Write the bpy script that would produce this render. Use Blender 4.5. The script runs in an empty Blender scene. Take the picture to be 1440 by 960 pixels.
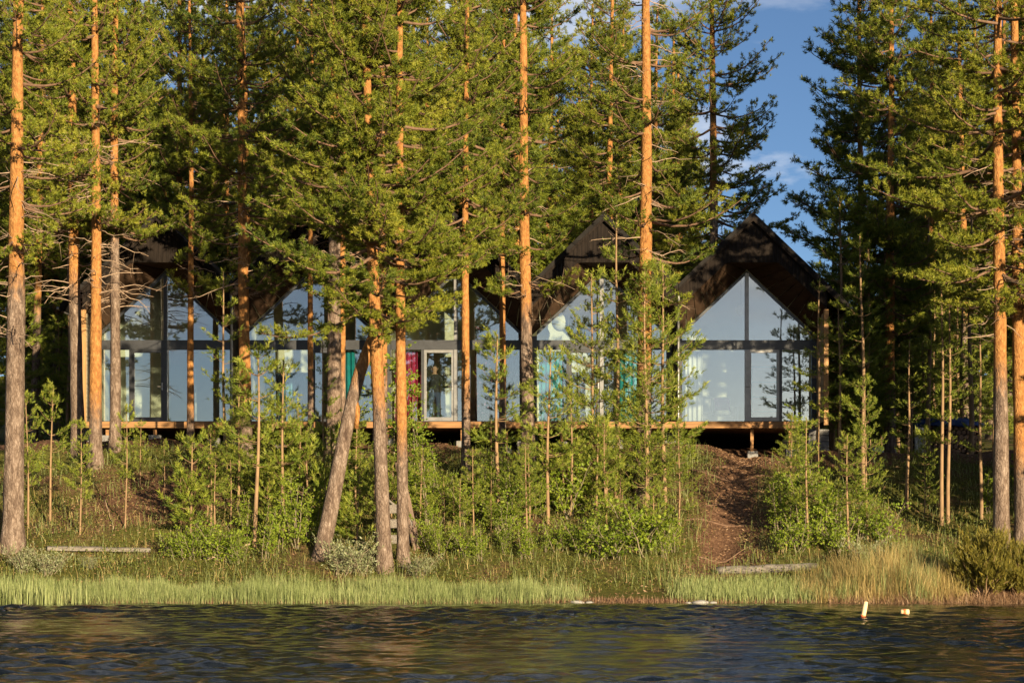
import bpy, math, random
import numpy as np
from mathutils import Vector, Matrix

# ------------------------------------------------------------------ camera, sky, sun, exposure
scene = bpy.context.scene
R = math.radians
CAM_Z, FPX, HOR = 1.8, 2880.0, 735.0            # eye height, focal length and horizon row in photo pixels (1440 wide)
cam_d = bpy.data.cameras.new('camera'); cam = bpy.data.objects.new('camera', cam_d)
scene.collection.objects.link(cam); scene.camera = cam
cam.location = (0, 0, CAM_Z); cam.rotation_euler = (R(90), 0, 0)
cam_d.sensor_width = 36; cam_d.lens = 36 * FPX / 1440; cam_d.shift_y = (HOR - 480) / 1440
cam_d.clip_start = 0.1; cam_d.clip_end = 4000

SUN_EL, SUN_AZ = 11.0, 26.0                     # elevation, degrees to the right of the viewer's back
sun_dir = Vector((math.sin(R(SUN_AZ)) * math.cos(R(SUN_EL)), -math.cos(R(SUN_AZ)) * math.cos(R(SUN_EL)), math.sin(R(SUN_EL))))
world = bpy.data.worlds.new('World'); scene.world = world; world.use_nodes = True
wn, wl = world.node_tree.nodes, world.node_tree.links
for n in list(wn): wn.remove(n)
sky = wn.new('ShaderNodeTexSky'); sky.sky_type = 'NISHITA'; sky.sun_disc = False
sky.sun_elevation = R(SUN_EL); sky.sun_rotation = R(180 - SUN_AZ); sky.air_density = 0.6; sky.dust_density = 0.45; sky.ozone_density = 2.5
wtc = wn.new('ShaderNodeTexCoord')
wmap = wn.new('ShaderNodeMapping'); wmap.inputs['Scale'].default_value = (1.0, 1.0, 3.2); wmap.inputs['Location'].default_value = (7.1, 2.2, 0.49)
wl.new(wtc.outputs['Generated'], wmap.inputs['Vector'])
wno = wn.new('ShaderNodeTexNoise'); wno.inputs['Scale'].default_value = 3.6; wno.inputs['Detail'].default_value = 8; wno.inputs['Roughness'].default_value = 0.55
wl.new(wmap.outputs[0], wno.inputs['Vector'])
wr = wn.new('ShaderNodeMapRange'); wr.inputs['From Min'].default_value = 0.505; wr.inputs['From Max'].default_value = 0.63; wr.clamp = True
wl.new(wno.outputs['Fac'], wr.inputs['Value'])
wno2 = wn.new('ShaderNodeTexNoise'); wno2.inputs['Scale'].default_value = 7.0; wno2.inputs['Detail'].default_value = 6; wl.new(wmap.outputs[0], wno2.inputs['Vector'])
wcl = wn.new('ShaderNodeValToRGB'); wl.new(wno2.outputs['Fac'], wcl.inputs[0])
wcl.color_ramp.elements[0].position = .36; wcl.color_ramp.elements[0].color = (3.4, 4.4, 6.2, 1); wcl.color_ramp.elements[1].position = .66; wcl.color_ramp.elements[1].color = (12.5, 12.0, 11.4, 1)
wmx = wn.new('ShaderNodeMix'); wmx.data_type = 'RGBA'; wl.new(wcl.outputs[0], wmx.inputs['B'])
wl.new(wr.outputs[0], wmx.inputs['Factor']); wl.new(sky.outputs[0], wmx.inputs['A'])
wbg = wn.new('ShaderNodeBackground'); wbg.inputs['Strength'].default_value = 0.05
wl.new(wmx.outputs['Result'], wbg.inputs['Color'])
wout = wn.new('ShaderNodeOutputWorld'); wl.new(wbg.outputs[0], wout.inputs['Surface'])

sd = bpy.data.lights.new('sun', 'SUN'); sd.energy = 5.0; sd.angle = R(0.53); sd.color = (1.0, 0.82, 0.54)
so = bpy.data.objects.new('sun', sd); scene.collection.objects.link(so)
so.rotation_euler = sun_dir.to_track_quat('Z', 'Y').to_euler(); so.location = (30, -30, 40)
scene.view_settings.view_transform = 'Standard'; scene.view_settings.look = 'None'
scene.view_settings.gamma = 1; scene.view_settings.use_curve_mapping = False; scene.view_settings.exposure = 1.2
scene.render.engine = 'CYCLES'
scene.cycles.max_bounces = 5; scene.cycles.diffuse_bounces = 2; scene.cycles.transparent_max_bounces = 8; scene.cycles.glossy_bounces = 3
scene.cycles.caustics_reflective = False; scene.cycles.caustics_refractive = False

rnd = random.Random(7)
C = scene.collection
UP = np.array((0., 0., 1.))

# ------------------------------------------------------------------ terrain profile and pixel helpers
PD = [-400, -60, -8, -3, 0, 0.7, 1.6, 2.6, 4.0, 7.0, 9.6, 11.3, 13, 30, 110, 900]
PZ = [-9, -6, -1.4, -.42, -.02, 0.09, .22, .52, 1.0, 2.15, 3.2, 3.72, 3.95, 4.3, 11, 70]
PZR = [-9, -6, -1.4, -.5, -.05, 0.3, .42, .62, 1.0, 1.9, 2.8, 3.4, 3.75, 4.2, 11, 70]
def shore(x): return 46.0 + .22 * np.sin(x * .35 + 1) + .07 * np.sin(x * 1.3) + .04 * np.sin(x * 3.1 + 2) - .012 * np.maximum(0, np.abs(x) - 13) ** 1.5 * (np.abs(x) < 80)
def ground(x, y):
    x = np.asarray(x, float); y = np.asarray(y, float)
    d = y - shore(x)
    w = np.clip((x - 6.8) / 1.5, 0, 1)
    z = np.interp(d, PD, PZ) * (1 - w) + np.interp(d, PD, PZR) * w
    b = np.clip((d - 1.0) / 3, 0, 1)
    z = z + b * (.10 * np.sin(x * .9 + .5 * y) + .07 * np.sin(1.7 * x - 1.1 * y + 1) + .03 * np.sin(3.9 * x + 2.3 * y) + .025 * np.sin(5.1 * y - 2.2 * x))
    z = z + .35 * np.exp(-((x + 12.5) / 2.2) ** 2 - ((y - 58.2) / 1.2) ** 2)
    px = path_x(y)                                                  # trodden hollow
    z = z - .14 * b * np.exp(-((x - px) / .55) ** 2) * (y < 60)
    return z
def path_x(y): return np.interp(y, [47, 49, 53, 57, 60], [4.9, 5.0, 5.6, 6.5, 6.7])
def g(x, y): return float(ground(x, y))
def P(px, py, Y): return Vector(((px - 720) / FPX * Y, Y, CAM_Z + (HOR - py) / FPX * Y))
def base(px, py, lo=45.5, hi=75):
    """point of the ground that shows at a photo pixel"""
    Y = lo
    while Y < hi:
        x = (px - 720) / FPX * Y
        if HOR - (g(x, Y) - CAM_Z) / Y * FPX <= py: break
        Y += .05
    return Vector(((px - 720) / FPX * Y, Y, g((px - 720) / FPX * Y, Y)))

# ------------------------------------------------------------------ object helpers
def mk_mesh(name, V, tris=None, quads=None, mat=None, attrs=None, smooth=False, polys=None):
    me = bpy.data.meshes.new(name)
    V = np.asarray(V, np.float32).reshape(-1, 3)
    tris = np.zeros((0, 3), np.int32) if tris is None else np.asarray(tris, np.int32).reshape(-1, 3)
    quads = np.zeros((0, 4), np.int32) if quads is None else np.asarray(quads, np.int32).reshape(-1, 4)
    nt, nq = len(tris), len(quads)
    me.vertices.add(len(V)); me.vertices.foreach_set('co', V.ravel())
    me.loops.add(nt * 3 + nq * 4); me.loops.foreach_set('vertex_index', np.concatenate([tris.ravel(), quads.ravel()]).astype(np.int32))
    me.polygons.add(nt + nq)
    me.polygons.foreach_set('loop_start', np.concatenate([np.arange(nt) * 3, nt * 3 + np.arange(nq) * 4]).astype(np.int32))
    me.polygons.foreach_set('use_smooth', np.full(nt + nq, bool(smooth)))
    for k, v in (attrs or {}).items():
        a = me.attributes.new(k, 'FLOAT', 'POINT'); a.data.foreach_set('value', np.asarray(v, np.float32))
    me.update(calc_edges=True)
    if mat: me.materials.append(mat)
    return me
def obj(name, me, parent=None, loc=(0, 0, 0), rot=(0, 0, 0), scale=(1, 1, 1)):
    o = bpy.data.objects.new(name, me); C.objects.link(o)
    o.parent = parent; o.location = loc; o.rotation_euler = rot; o.scale = scale
    return o
def tag(o, label=None, cat=None, group=None, kind=None):
    if label: o['label'] = label
    if cat: o['category'] = cat
    if group: o['group'] = group
    if kind: o['kind'] = kind
    return o
def thing(name, label, cat, loc=(0, 0, 0), rot=(0, 0, 0), group=None, scale=(1, 1, 1)):
    return tag(obj(name, None, None, loc, rot, scale), label, cat, group)

class Geo:
    def __init__(s): s.V, s.T, s.Q, s.n, s.A = [], [], [], 0, []
    def add(s, V, T=None, Q=None, a=0.):
        V = np.asarray(V, float).reshape(-1, 3)
        if T is not None and len(T): s.T.append(np.asarray(T) + s.n)
        if Q is not None and len(Q): s.Q.append(np.asarray(Q) + s.n)
        s.V.append(V); s.n += len(V); s.A.append(np.full(len(V), a) if np.isscalar(a) else np.asarray(a)); return s
    def box(s, x0, x1, y0, y1, z0, z1):
        V = [(x, y, z) for x in (x0, x1) for y in (y0, y1) for z in (z0, z1)]
        return s.add(V, Q=[(0, 1, 3, 2), (4, 6, 7, 5), (0, 4, 5, 1), (2, 3, 7, 6), (0, 2, 6, 4), (1, 5, 7, 3)])
    def prism(s, poly, y0, y1):
        """polygon in x,z (counter-clockwise seen from -y) extruded along y"""
        n = len(poly)
        V = [(x, y0, z) for x, z in poly] + [(x, y1, z) for x, z in poly]
        Q = [(i, i + n, (i + 1) % n + n, (i + 1) % n) for i in range(n)]
        T = [(0, i, i + 1) for i in range(1, n - 1)] + [(n, n + i + 1, n + i) for i in range(1, n - 1)]
        return s.add(V, T=T, Q=Q)
    def tube(s, pts, rad, k=6, a=0., cap=False):
        pts = np.asarray(pts, float); n = len(pts); rad = np.broadcast_to(np.asarray(rad, float), (n,))
        t = np.gradient(pts, axis=0); t /= np.linalg.norm(t, axis=1)[:, None] + 1e-9
        ref = np.array((1., 0, 0)) if abs(t[:, 2]).mean() > .7 else UP
        u = np.cross(t, ref); u /= np.linalg.norm(u, axis=1)[:, None] + 1e-9
        v = np.cross(t, u)
        ang = np.arange(k) * 2 * math.pi / k
        V = pts[:, None] + rad[:, None, None] * (np.cos(ang)[None, :, None] * u[:, None] + np.sin(ang)[None, :, None] * v[:, None])
        i = np.arange(n - 1)[:, None] * k; j = np.arange(k)[None]; j2 = (j + 1) % k
        Q = np.stack([i + j, i + j2, i + k + j2, i + k + j], -1).reshape(-1, 4)
        T = None
        if cap: T = [(0, q + 1, q) for q in range(1, k - 1)] + [((n - 1) * k, (n - 1) * k + q, (n - 1) * k + q + 1) for q in range(1, k - 1)]
        if not np.isscalar(a): a = np.repeat(np.asarray(a), k)
        return s.add(V.reshape(-1, 3), Q=Q, a=a, T=T)
    def mesh(s, name, mat, smooth=False, attr=None):
        return mk_mesh(name, np.concatenate(s.V), np.concatenate(s.T) if s.T else None, np.concatenate(s.Q) if s.Q else None, mat,
                       {attr: np.concatenate(s.A)} if attr else None, smooth)
def bevel(o, w=.01, seg=1):
    m = o.modifiers.new('bevel', 'BEVEL'); m.width = w; m.segments = seg; m.limit_method = 'ANGLE'; return o

# ------------------------------------------------------------------ materials
def new_mat(name):
    m = bpy.data.materials.new(name); m.use_nodes = True
    nt = m.node_tree; b = nt.nodes['Principled BSDF']; return m, nt, b
def nd(nt, t, **kw):
    n = nt.nodes.new(t)
    for k, v in kw.items():
        if k in n.inputs: n.inputs[k].default_value = v
        else: setattr(n, k, v)
    return n
def ramp(nt, fac, stops):
    r = nt.nodes.new('ShaderNodeValToRGB'); e = r.color_ramp.elements
    while len(e) < len(stops): e.new(.5)
    for q, (p, c) in zip(e, stops): q.position = p; q.color = (*c, 1)
    nt.links.new(fac, r.inputs[0]); return r.outputs[0]
def mixc(nt, f, a, b, bt='MIX'):
    m = nt.nodes.new('ShaderNodeMix'); m.data_type = 'RGBA'; m.blend_type = bt
    for key, v in (('Factor', f), ('A', a), ('B', b)):
        if hasattr(v, 'is_output'): nt.links.new(v, m.inputs[key])
        else: m.inputs[key].default_value = (*v, 1) if isinstance(v, tuple) else v
    return m.outputs['Result']
def bump(nt, b, h, s=.4, d=.02):
    bp = nd(nt, 'ShaderNodeBump', Strength=s, Distance=d); nt.links.new(h, bp.inputs['Height']); nt.links.new(bp.outputs[0], b.inputs['Normal'])
def coords(nt, scale=(1, 1, 1), kind='Object'):
    tc = nt.nodes.new('ShaderNodeTexCoord'); mp = nt.nodes.new('ShaderNodeMapping'); mp.inputs['Scale'].default_value = scale
    nt.links.new(tc.outputs[kind], mp.inputs[0]); return mp.outputs[0]
def noise(nt, vec, scale, detail=5, rough=.55):
    n = nd(nt, 'ShaderNodeTexNoise', Scale=scale, Detail=detail, Roughness=rough); nt.links.new(vec, n.inputs['Vector']); return n.outputs['Fac']
def simple(name, col, rough=.6, var=.25, scale=6, stretch=(1, 1, 1), metal=0, bs=.2, bd=.01, spec=.4):
    m, nt, b = new_mat(name); v = coords(nt, stretch); f = noise(nt, v, scale)
    lo = tuple(c * (1 - var) for c in col); hi = tuple(min(1, c * (1 + var)) for c in col)
    nt.links.new(ramp(nt, f, [(.3, lo), (.7, hi)]), b.inputs['Base Color'])
    b.inputs['Roughness'].default_value = rough; b.inputs['Metallic'].default_value = metal
    b.inputs['Specular IOR Level'].default_value = spec
    bump(nt, b, f, bs, bd); return m

def leaf_mat(name, dark, mid, light, transl=.3, rough=.55, hue=.12):
    m, nt, b = new_mat(name)
    at = nt.nodes.new('ShaderNodeAttribute'); at.attribute_name = 'tint'
    oi = nt.nodes.new('ShaderNodeObjectInfo')
    ad = nd(nt, 'ShaderNodeMath', operation='MULTIPLY_ADD'); nt.links.new(oi.outputs['Random'], ad.inputs[0]); ad.inputs[1].default_value = hue
    nt.links.new(at.outputs['Fac'], ad.inputs[2])
    col = ramp(nt, ad.outputs[0], [(0.05, dark), (.5, mid), (1.0, light)])
    nt.links.new(col, b.inputs['Base Color']); b.inputs['Roughness'].default_value = rough; b.inputs['Specular IOR Level'].default_value = .3
    tr = nt.nodes.new('ShaderNodeBsdfTranslucent'); nt.links.new(col, tr.inputs[0])
    mx = nt.nodes.new('ShaderNodeMixShader'); mx.inputs[0].default_value = transl
    nt.links.new(b.outputs[0], mx.inputs[1]); nt.links.new(tr.outputs[0], mx.inputs[2])
    nt.links.new(mx.outputs[0], nt.nodes['Material Output'].inputs[0]); return m

M = {}
M['needle'] = leaf_mat('pine_needles', (.045, .075, .010), (.155, .185, .017), (.31, .295, .03), .22)
M['needle_young'] = leaf_mat('young_pine_needles', (.065, .105, .015), (.175, .22, .024), (.31, .32, .045), .25)
M['leaf'] = leaf_mat('birch_leaves', (.09, .145, .012), (.21, .285, .022), (.35, .39, .045), .42)
M['willow'] = leaf_mat('willow_leaves', (.14, .17, .06), (.27, .29, .14), (.42, .43, .27), .3)
M['reed'] = leaf_mat('reed_blades', (.12, .16, .045), (.26, .305, .10), (.42, .43, .19), .3)
M['dry'] = leaf_mat('dry_grass_blades', (.2, .145, .045), (.43, .31, .11), (.62, .47, .21), .25)
M['bilberry'] = leaf_mat('bilberry_leaves', (.045, .06, .01), (.115, .13, .018), (.22, .20, .035), .3)
M['juniper'] = leaf_mat('juniper_needles', (.07, .07, .012), (.16, .14, .02), (.27, .21, .035), .2)
M['litter'] = leaf_mat('needle_litter', (.10, .05, .025), (.2, .11, .055), (.33, .21, .12), 0)

def bark_mat():
    m, nt, b = new_mat('pine_bark'); v = coords(nt, (1, 1, .35))
    n1 = noise(nt, v, 9, 6, .6)
    vo = nd(nt, 'ShaderNodeTexVoronoi', Scale=17.0, feature='DISTANCE_TO_EDGE'); 
    nz = nd(nt, 'ShaderNodeTexNoise', Scale=7.0, Detail=3.0); nt.links.new(v, nz.inputs['Vector'])
    dis = mixc(nt, .22, v, nz.outputs['Color'], 'ADD'); nt.links.new(dis, vo.inputs['Vector'])
    n2 = noise(nt, coords(nt, (1, 1, .55)), 13, 8, .72)
    low = ramp(nt, n1, [(.3, (.085, .055, .04)), (.5, (.19, .135, .10)), (.68, (.33, .25, .195))])
    fis = ramp(nt, vo.outputs['Distance'], [(.0, (.62, .58, .55)), (.16, (1, 1, 1))])
    low = mixc(nt, 1.0, low, fis, 'MULTIPLY')
    high = ramp(nt, n2, [(.26, (.12, .046, .018)), (.48, (.33, .145, .042)), (.74, (.52, .275, .095))])
    at = nt.nodes.new('ShaderNodeAttribute'); at.attribute_name = 'orange'
    ad = nd(nt, 'ShaderNodeMath', operation='MULTIPLY_ADD'); nt.links.new(n1, ad.inputs[0]); ad.inputs[1].default_value = .9; nt.links.new(at.outputs['Fac'], ad.inputs[2])
    mr = nd(nt, 'ShaderNodeMapRange'); mr.inputs['From Min'].default_value = .75; mr.inputs['From Max'].default_value = 1.15; nt.links.new(ad.outputs[0], mr.inputs[0])
    col = mixc(nt, mr.outputs[0], low, high)
    nt.links.new(col, b.inputs['Base Color']); b.inputs['Roughness'].default_value = .85; b.inputs['Specular IOR Level'].default_value = .2
    mi = nd(nt, 'ShaderNodeMath', operation='MINIMUM'); nt.links.new(vo.outputs['Distance'], mi.inputs[0]); mi.inputs[1].default_value = .2
    ad2 = nd(nt, 'ShaderNodeMath', operation='MULTIPLY_ADD'); nt.links.new(mi.outputs[0], ad2.inputs[0]); ad2.inputs[1].default_value = 2.; nt.links.new(n2, ad2.inputs[2])
    bump(nt, b, ad2.outputs[0], .9, .03); return m
M['bark'] = bark_mat()
M['twig'] = simple('pine_branch_bark', (.15, .085, .05), .85, .35, 12)
M['deadtwig'] = simple('dead_branch_bark', (.36, .25, .17), .9, .3, 12)
M['stem'] = simple('sapling_bark', (.25, .155, .08), .85, .3, 10, (1, 1, .3))
M['birchstem'] = simple('shrub_bark', (.20, .16, .10), .85, .3, 10)
M['greywood'] = simple('weathered_wood', (.17, .145, .12), .9, .5, 7, (.25, 4, 4), bs=.5)
M['darkplank'] = simple('dark_weathered_plank', (.16, .105, .075), .9, .4, 7, (3, 3, .3), bs=.5)
M['stain'] = simple('brown_stained_boards', (.016, .0115, .009), .85, .4, 5, (4, 4, .5), bs=.3, spec=.12)
M['soffit'] = simple('brown_soffit_boards', (.062, .036, .021), .85, .35, 4, (.7, .7, 3), spec=.12)
M['deck'] = simple('deck_timber', (.27, .135, .05), .75, .4, 5, (.3, 4, 4))
M['palewood'] = simple('pale_board', (.48, .39, .25), .65, .12, 5, (3, .3, 3))
M['endgrain'] = simple('fresh_pine_post', (.36, .19, .07), .65, .25, 5, (4, 4, .3))
M['frame'] = simple('dark_grey_metal', (.035, .036, .04), .35, .2, 8, bs=.05)
M['alu'] = simple('grey_metal', (.20, .195, .19), .35, .15, 8, bs=.05, metal=.4)
M['galv'] = simple('galvanised_pipe', (.28, .27, .26), .4, .15, 8, metal=.6, bs=.05)
M['concrete'] = simple('concrete_block', (.2, .19, .18), .9, .25, 9)
M['inwall'] = simple('cream_wall', (.78, .76, .62), .8, .05, 3, bs=.05)
M['infloor'] = simple('wood_floor', (.45, .30, .17), .5, .2, 4, (.3, 5, 1))
M['linen'] = simple('white_linen', (.8, .79, .77), .85, .06, 5, bs=.4)
M['teal'] = simple('teal_fabric', (.02, .36, .42), .8, .2, 4)
M['blue'] = simple('pale_blue_fabric', (.20, .42, .58), .8, .2, 4)
M['magenta'] = simple('magenta_fabric', (.52, .03, .13), .8, .3, 3)
M['purple'] = simple('purple_fabric', (.20, .05, .20), .85, .2, 6)
M['sheer'] = simple('white_sheer_fabric', (.78, .78, .76), .85, .08, 4)
M['paper'] = simple('paper_lampshade', (.8, .78, .66), .8, .05, 8)
M['rock'] = simple('pale_stone', (.30, .28, .25), .85, .2, 5)
M['tarp'] = simple('blue_tarpaulin', (.012, .035, .13), .45, .3, 4, bs=.8, bd=.05)
M['sheet'] = simple('white_plastic_sheet', (.72, .71, .68), .5, .12, 4, bs=.8, bd=.05)
M['log'] = simple('split_firewood', (.22, .13, .075), .9, .4, 7)
M['buoy'] = simple('orange_float_plastic', (.75, .16, .05), .5, .1, 5, bs=.05)
M['cream'] = simple('cream_wood_stick', (.78, .55, .30), .6, .1, 5)
M['skin'] = simple('skin', (.50, .30, .22), .6, .08, 5, bs=.05)
M['hair'] = simple('dark_hair', (.03, .022, .018), .7, .2, 20)
M['shirt'] = simple('dark_shirt', (.03, .032, .04), .85, .2, 12)
M['jeans'] = simple('blue_jeans', (.05, .08, .17), .85, .2, 12)
M['shoe'] = simple('dark_shoe', (.03, .03, .03), .6, .2, 12)

def floral():
    m, nt, b = new_mat('dark_floral_fabric'); v = coords(nt)
    vo = nd(nt, 'ShaderNodeTexVoronoi', Scale=6.0); nt.links.new(v, vo.inputs['Vector'])
    f = ramp(nt, vo.outputs['Distance'], [(.0, (.55, .10, .22)), (.22, (.40, .16, .18)), (.3, (.03, .018, .02))])
    nt.links.new(f, b.inputs['Base Color']); b.inputs['Roughness'].default_value = .85; return m
M['floral'] = floral()
def roofm():
    m, nt, b = new_mat('dark_roof_felt'); f = noise(nt, coords(nt), 3, 8, .7)
    nt.links.new(ramp(nt, f, [(.3, (.012, .0105, .010)), (.7, (.026, .023, .021))]), b.inputs['Base Color']); b.inputs['Roughness'].default_value = .95; b.inputs['Specular IOR Level'].default_value = .12
    bump(nt, b, noise(nt, coords(nt), 60), .4, .01); return m
M['roof'] = roofm()
def glassm():
    m, nt, b = new_mat('window_glass')
    tr = nd(nt, 'ShaderNodeBsdfTransparent'); tr.inputs[0].default_value = (.86, .9, .86, 1)
    gl = nd(nt, 'ShaderNodeBsdfGlossy', Roughness=.004); gl.inputs[0].default_value = (.95, .97, 1, 1)
    f = noise(nt, coords(nt), .9, 2)
    bp = nd(nt, 'ShaderNodeBump', Strength=.03, Distance=.004); nt.links.new(f, bp.inputs['Height']); nt.links.new(bp.outputs[0], gl.inputs['Normal'])
    lw = nd(nt, 'ShaderNodeFresnel', IOR=1.9)
    ad = nd(nt, 'ShaderNodeMath', operation='ADD'); nt.links.new(lw.outputs[0], ad.inputs[0]); ad.inputs[1].default_value = .10
    mx = nt.nodes.new('ShaderNodeMixShader'); nt.links.new(ad.outputs[0], mx.inputs[0]); nt.links.new(tr.outputs[0], mx.inputs[1]); nt.links.new(gl.outputs[0], mx.inputs[2])
    nt.links.new(mx.outputs[0], nt.nodes['Material Output'].inputs[0]); return m
M['glass'] = glassm()
def waterm():
    m, nt, b = new_mat('lake_water')
    b.inputs['Base Color'].default_value = (.004, .006, .008, 1); b.inputs['Roughness'].default_value = .012; b.inputs['IOR'].default_value = 1.333
    v = coords(nt, (1, 1.6, 1)); a = noise(nt, v, 7.0, 4, .6); bump(nt, b, a, .3, .03); return m
M['water'] = waterm()
def groundm():
    m, nt, b = new_mat('forest_floor'); v = coords(nt)
    n1 = noise(nt, v, .55, 8, .6); n2 = noise(nt, v, 9, 8, .7)
    soil = ramp(nt, n2, [(.25, (.05, .026, .016)), (.5, (.125, .066, .038)), (.75, (.24, .14, .085))])
    moss = ramp(nt, n2, [(.25, (.03, .036, .008)), (.5, (.085, .085, .018)), (.75, (.16, .14, .035))])
    at = nt.nodes.new('ShaderNodeAttribute'); at.attribute_name = 'soil'
    ad = nd(nt, 'ShaderNodeMath', operation='ADD'); nt.links.new(n1, ad.inputs[0]); nt.links.new(at.outputs['Fac'], ad.inputs[1])
    mr = nd(nt, 'ShaderNodeMapRange'); mr.inputs['From Min'].default_value = .45; mr.inputs['From Max'].default_value = .62; nt.links.new(ad.outputs[0], mr.inputs[0])
    nt.links.new(mixc(nt, mr.outputs[0], moss, soil), b.inputs['Base Color']); b.inputs['Roughness'].default_value = .95; b.inputs['Specular IOR Level'].default_value = .1
    bump(nt, b, noise(nt, v, 26, 6, .7), .9, .05); return m
M['ground'] = groundm()

# ------------------------------------------------------------------ ground and lake
def axis(lo, hi, step, far, fac=1.35):
    a = list(np.arange(lo, hi + 1e-6, step)); s = step
    while a[-1] < far[1]: s *= fac; a.append(a[-1] + s)
    s = step
    while a[0] > far[0]: s *= fac; a.insert(0, a[0] - s)
    return np.array(a)
def grid(xs, ys):
    X, Y = np.meshgrid(xs, ys); nx, ny = len(xs), len(ys)
    i = (np.arange(ny - 1)[:, None] * nx + np.arange(nx - 1)[None]).ravel()
    return X, Y, np.stack([i, i + 1, i + nx + 1, i + nx], -1)
def soil_mask(X, Y):
    d = Y - shore(X)
    s = .45 * np.exp(-((X - path_x(Y)) / (.6 + .045 * np.clip(Y - 48, 0, 12))) ** 2) * np.clip((d - 2.2) / 2, 0, 1)
    s += .4 * np.exp(-((X - (-9.3)) / 1.9) ** 2 - ((Y - 53.6) / 1.6) ** 2)
    s += .5 * np.clip((Y - 57) / 1.2, 0, 1) * (Y < 72)
    s += .5 * np.clip(1 - np.abs(d) / .9, 0, 1) + .3 * (d < 0)
    return s - .06
X, Y, Q = grid(axis(-16, 16, .16, (-1500, 1500)), axis(44, 62, .14, (20, 2500)))
tag(obj('ground', mk_mesh('ground', np.stack([X, Y, ground(X, Y)], -1), quads=Q, mat=M['ground'], smooth=True, attrs={'soil': soil_mask(X, Y).ravel()})), kind='structure')

X, Y, Q = grid(axis(-13, 13, .085, (-1500, 1500)), axis(21.5, 47, .075, (-1500, 48)))
rg = np.random.default_rng(3); Z = np.zeros_like(X)
for k in range(46):
    lam = .24 * (4.8 ** rg.random()); th = rg.normal(-.1, .34); kx, ky = math.sin(th), math.cos(th)
    Z += lam * .0085 * np.sin(2 * math.pi / lam * (kx * X + ky * Y) + rg.random() * 6.28) * (1 + .6 * np.sin(X * .31 * rg.random() + Y * .23 + k))
gust = .85 + .3 * np.sin(X * .21 + Y * .34 + 1) + .22 * np.sin(X * .47 - Y * .29) + .15 * np.sin(X * .9 + Y * .8 + 2)
fade = np.clip(gust, .35, 1.5) * np.clip(1 - (np.maximum(np.abs(X) - 13, 0) + np.maximum(21 - Y, 0)) / 3, 0, 1) * np.clip((shore(X) - Y + .3) / 2.5, .5, 1)
tag(obj('lake_water', mk_mesh('lake_water', np.stack([X, Y, Z * fade], -1), quads=Q, mat=M['water'], smooth=True)), kind='structure')
# ------------------------------------------------------------------ cabins
DECK, GY = 4.72, 60.5                              # deck height, plane of the glass
SL = .95; APEX, FLAT = 5.86, 4.58; HW = 2.15; GW = 1.91
XC = [(px - 720) / FPX * GY for px in (233, 437, 641, 846, 1050)]
def outer(x): return APEX - SL * abs(x)
def inner(x): return FLAT if abs(x) < .74 else FLAT - (abs(x) - .74) * .94
def glass_top(x): return 4.50 - .94 * abs(x)
ORD = ['leftmost', 'second from the left', 'middle', 'second from the right', 'rightmost']
CAB_LABEL = ['black gabled lakeside cabin at the left end of the row, pale boarded end wall',
             'second gabled cabin from the left, mostly hidden by pines and the leaning trunk',
             'middle gabled cabin of the row with a person behind its glass door',
             'gabled cabin behind the bushy young pines, teal curtain at its left pane',
             'gabled cabin at the right end of the row under the open blue sky']
DIV = [[-1.03], [.75], [-.98], [-1.0], [1.0]]       # extra mullions of the lower storey
DOOR = [(-1.03, -.06), (.06, .75), (-.98, -.06), (-1.0, -.06), (.06, 1.0)]
def pane(parent, poly, name='pane'):
    o = obj(name, Geo().prism(poly, -.008, .008).mesh(name, M['glass']), parent)
    o.rotation_euler = (rnd.uniform(-.006, .006), 0, rnd.uniform(-.006, .006)); return o
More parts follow.
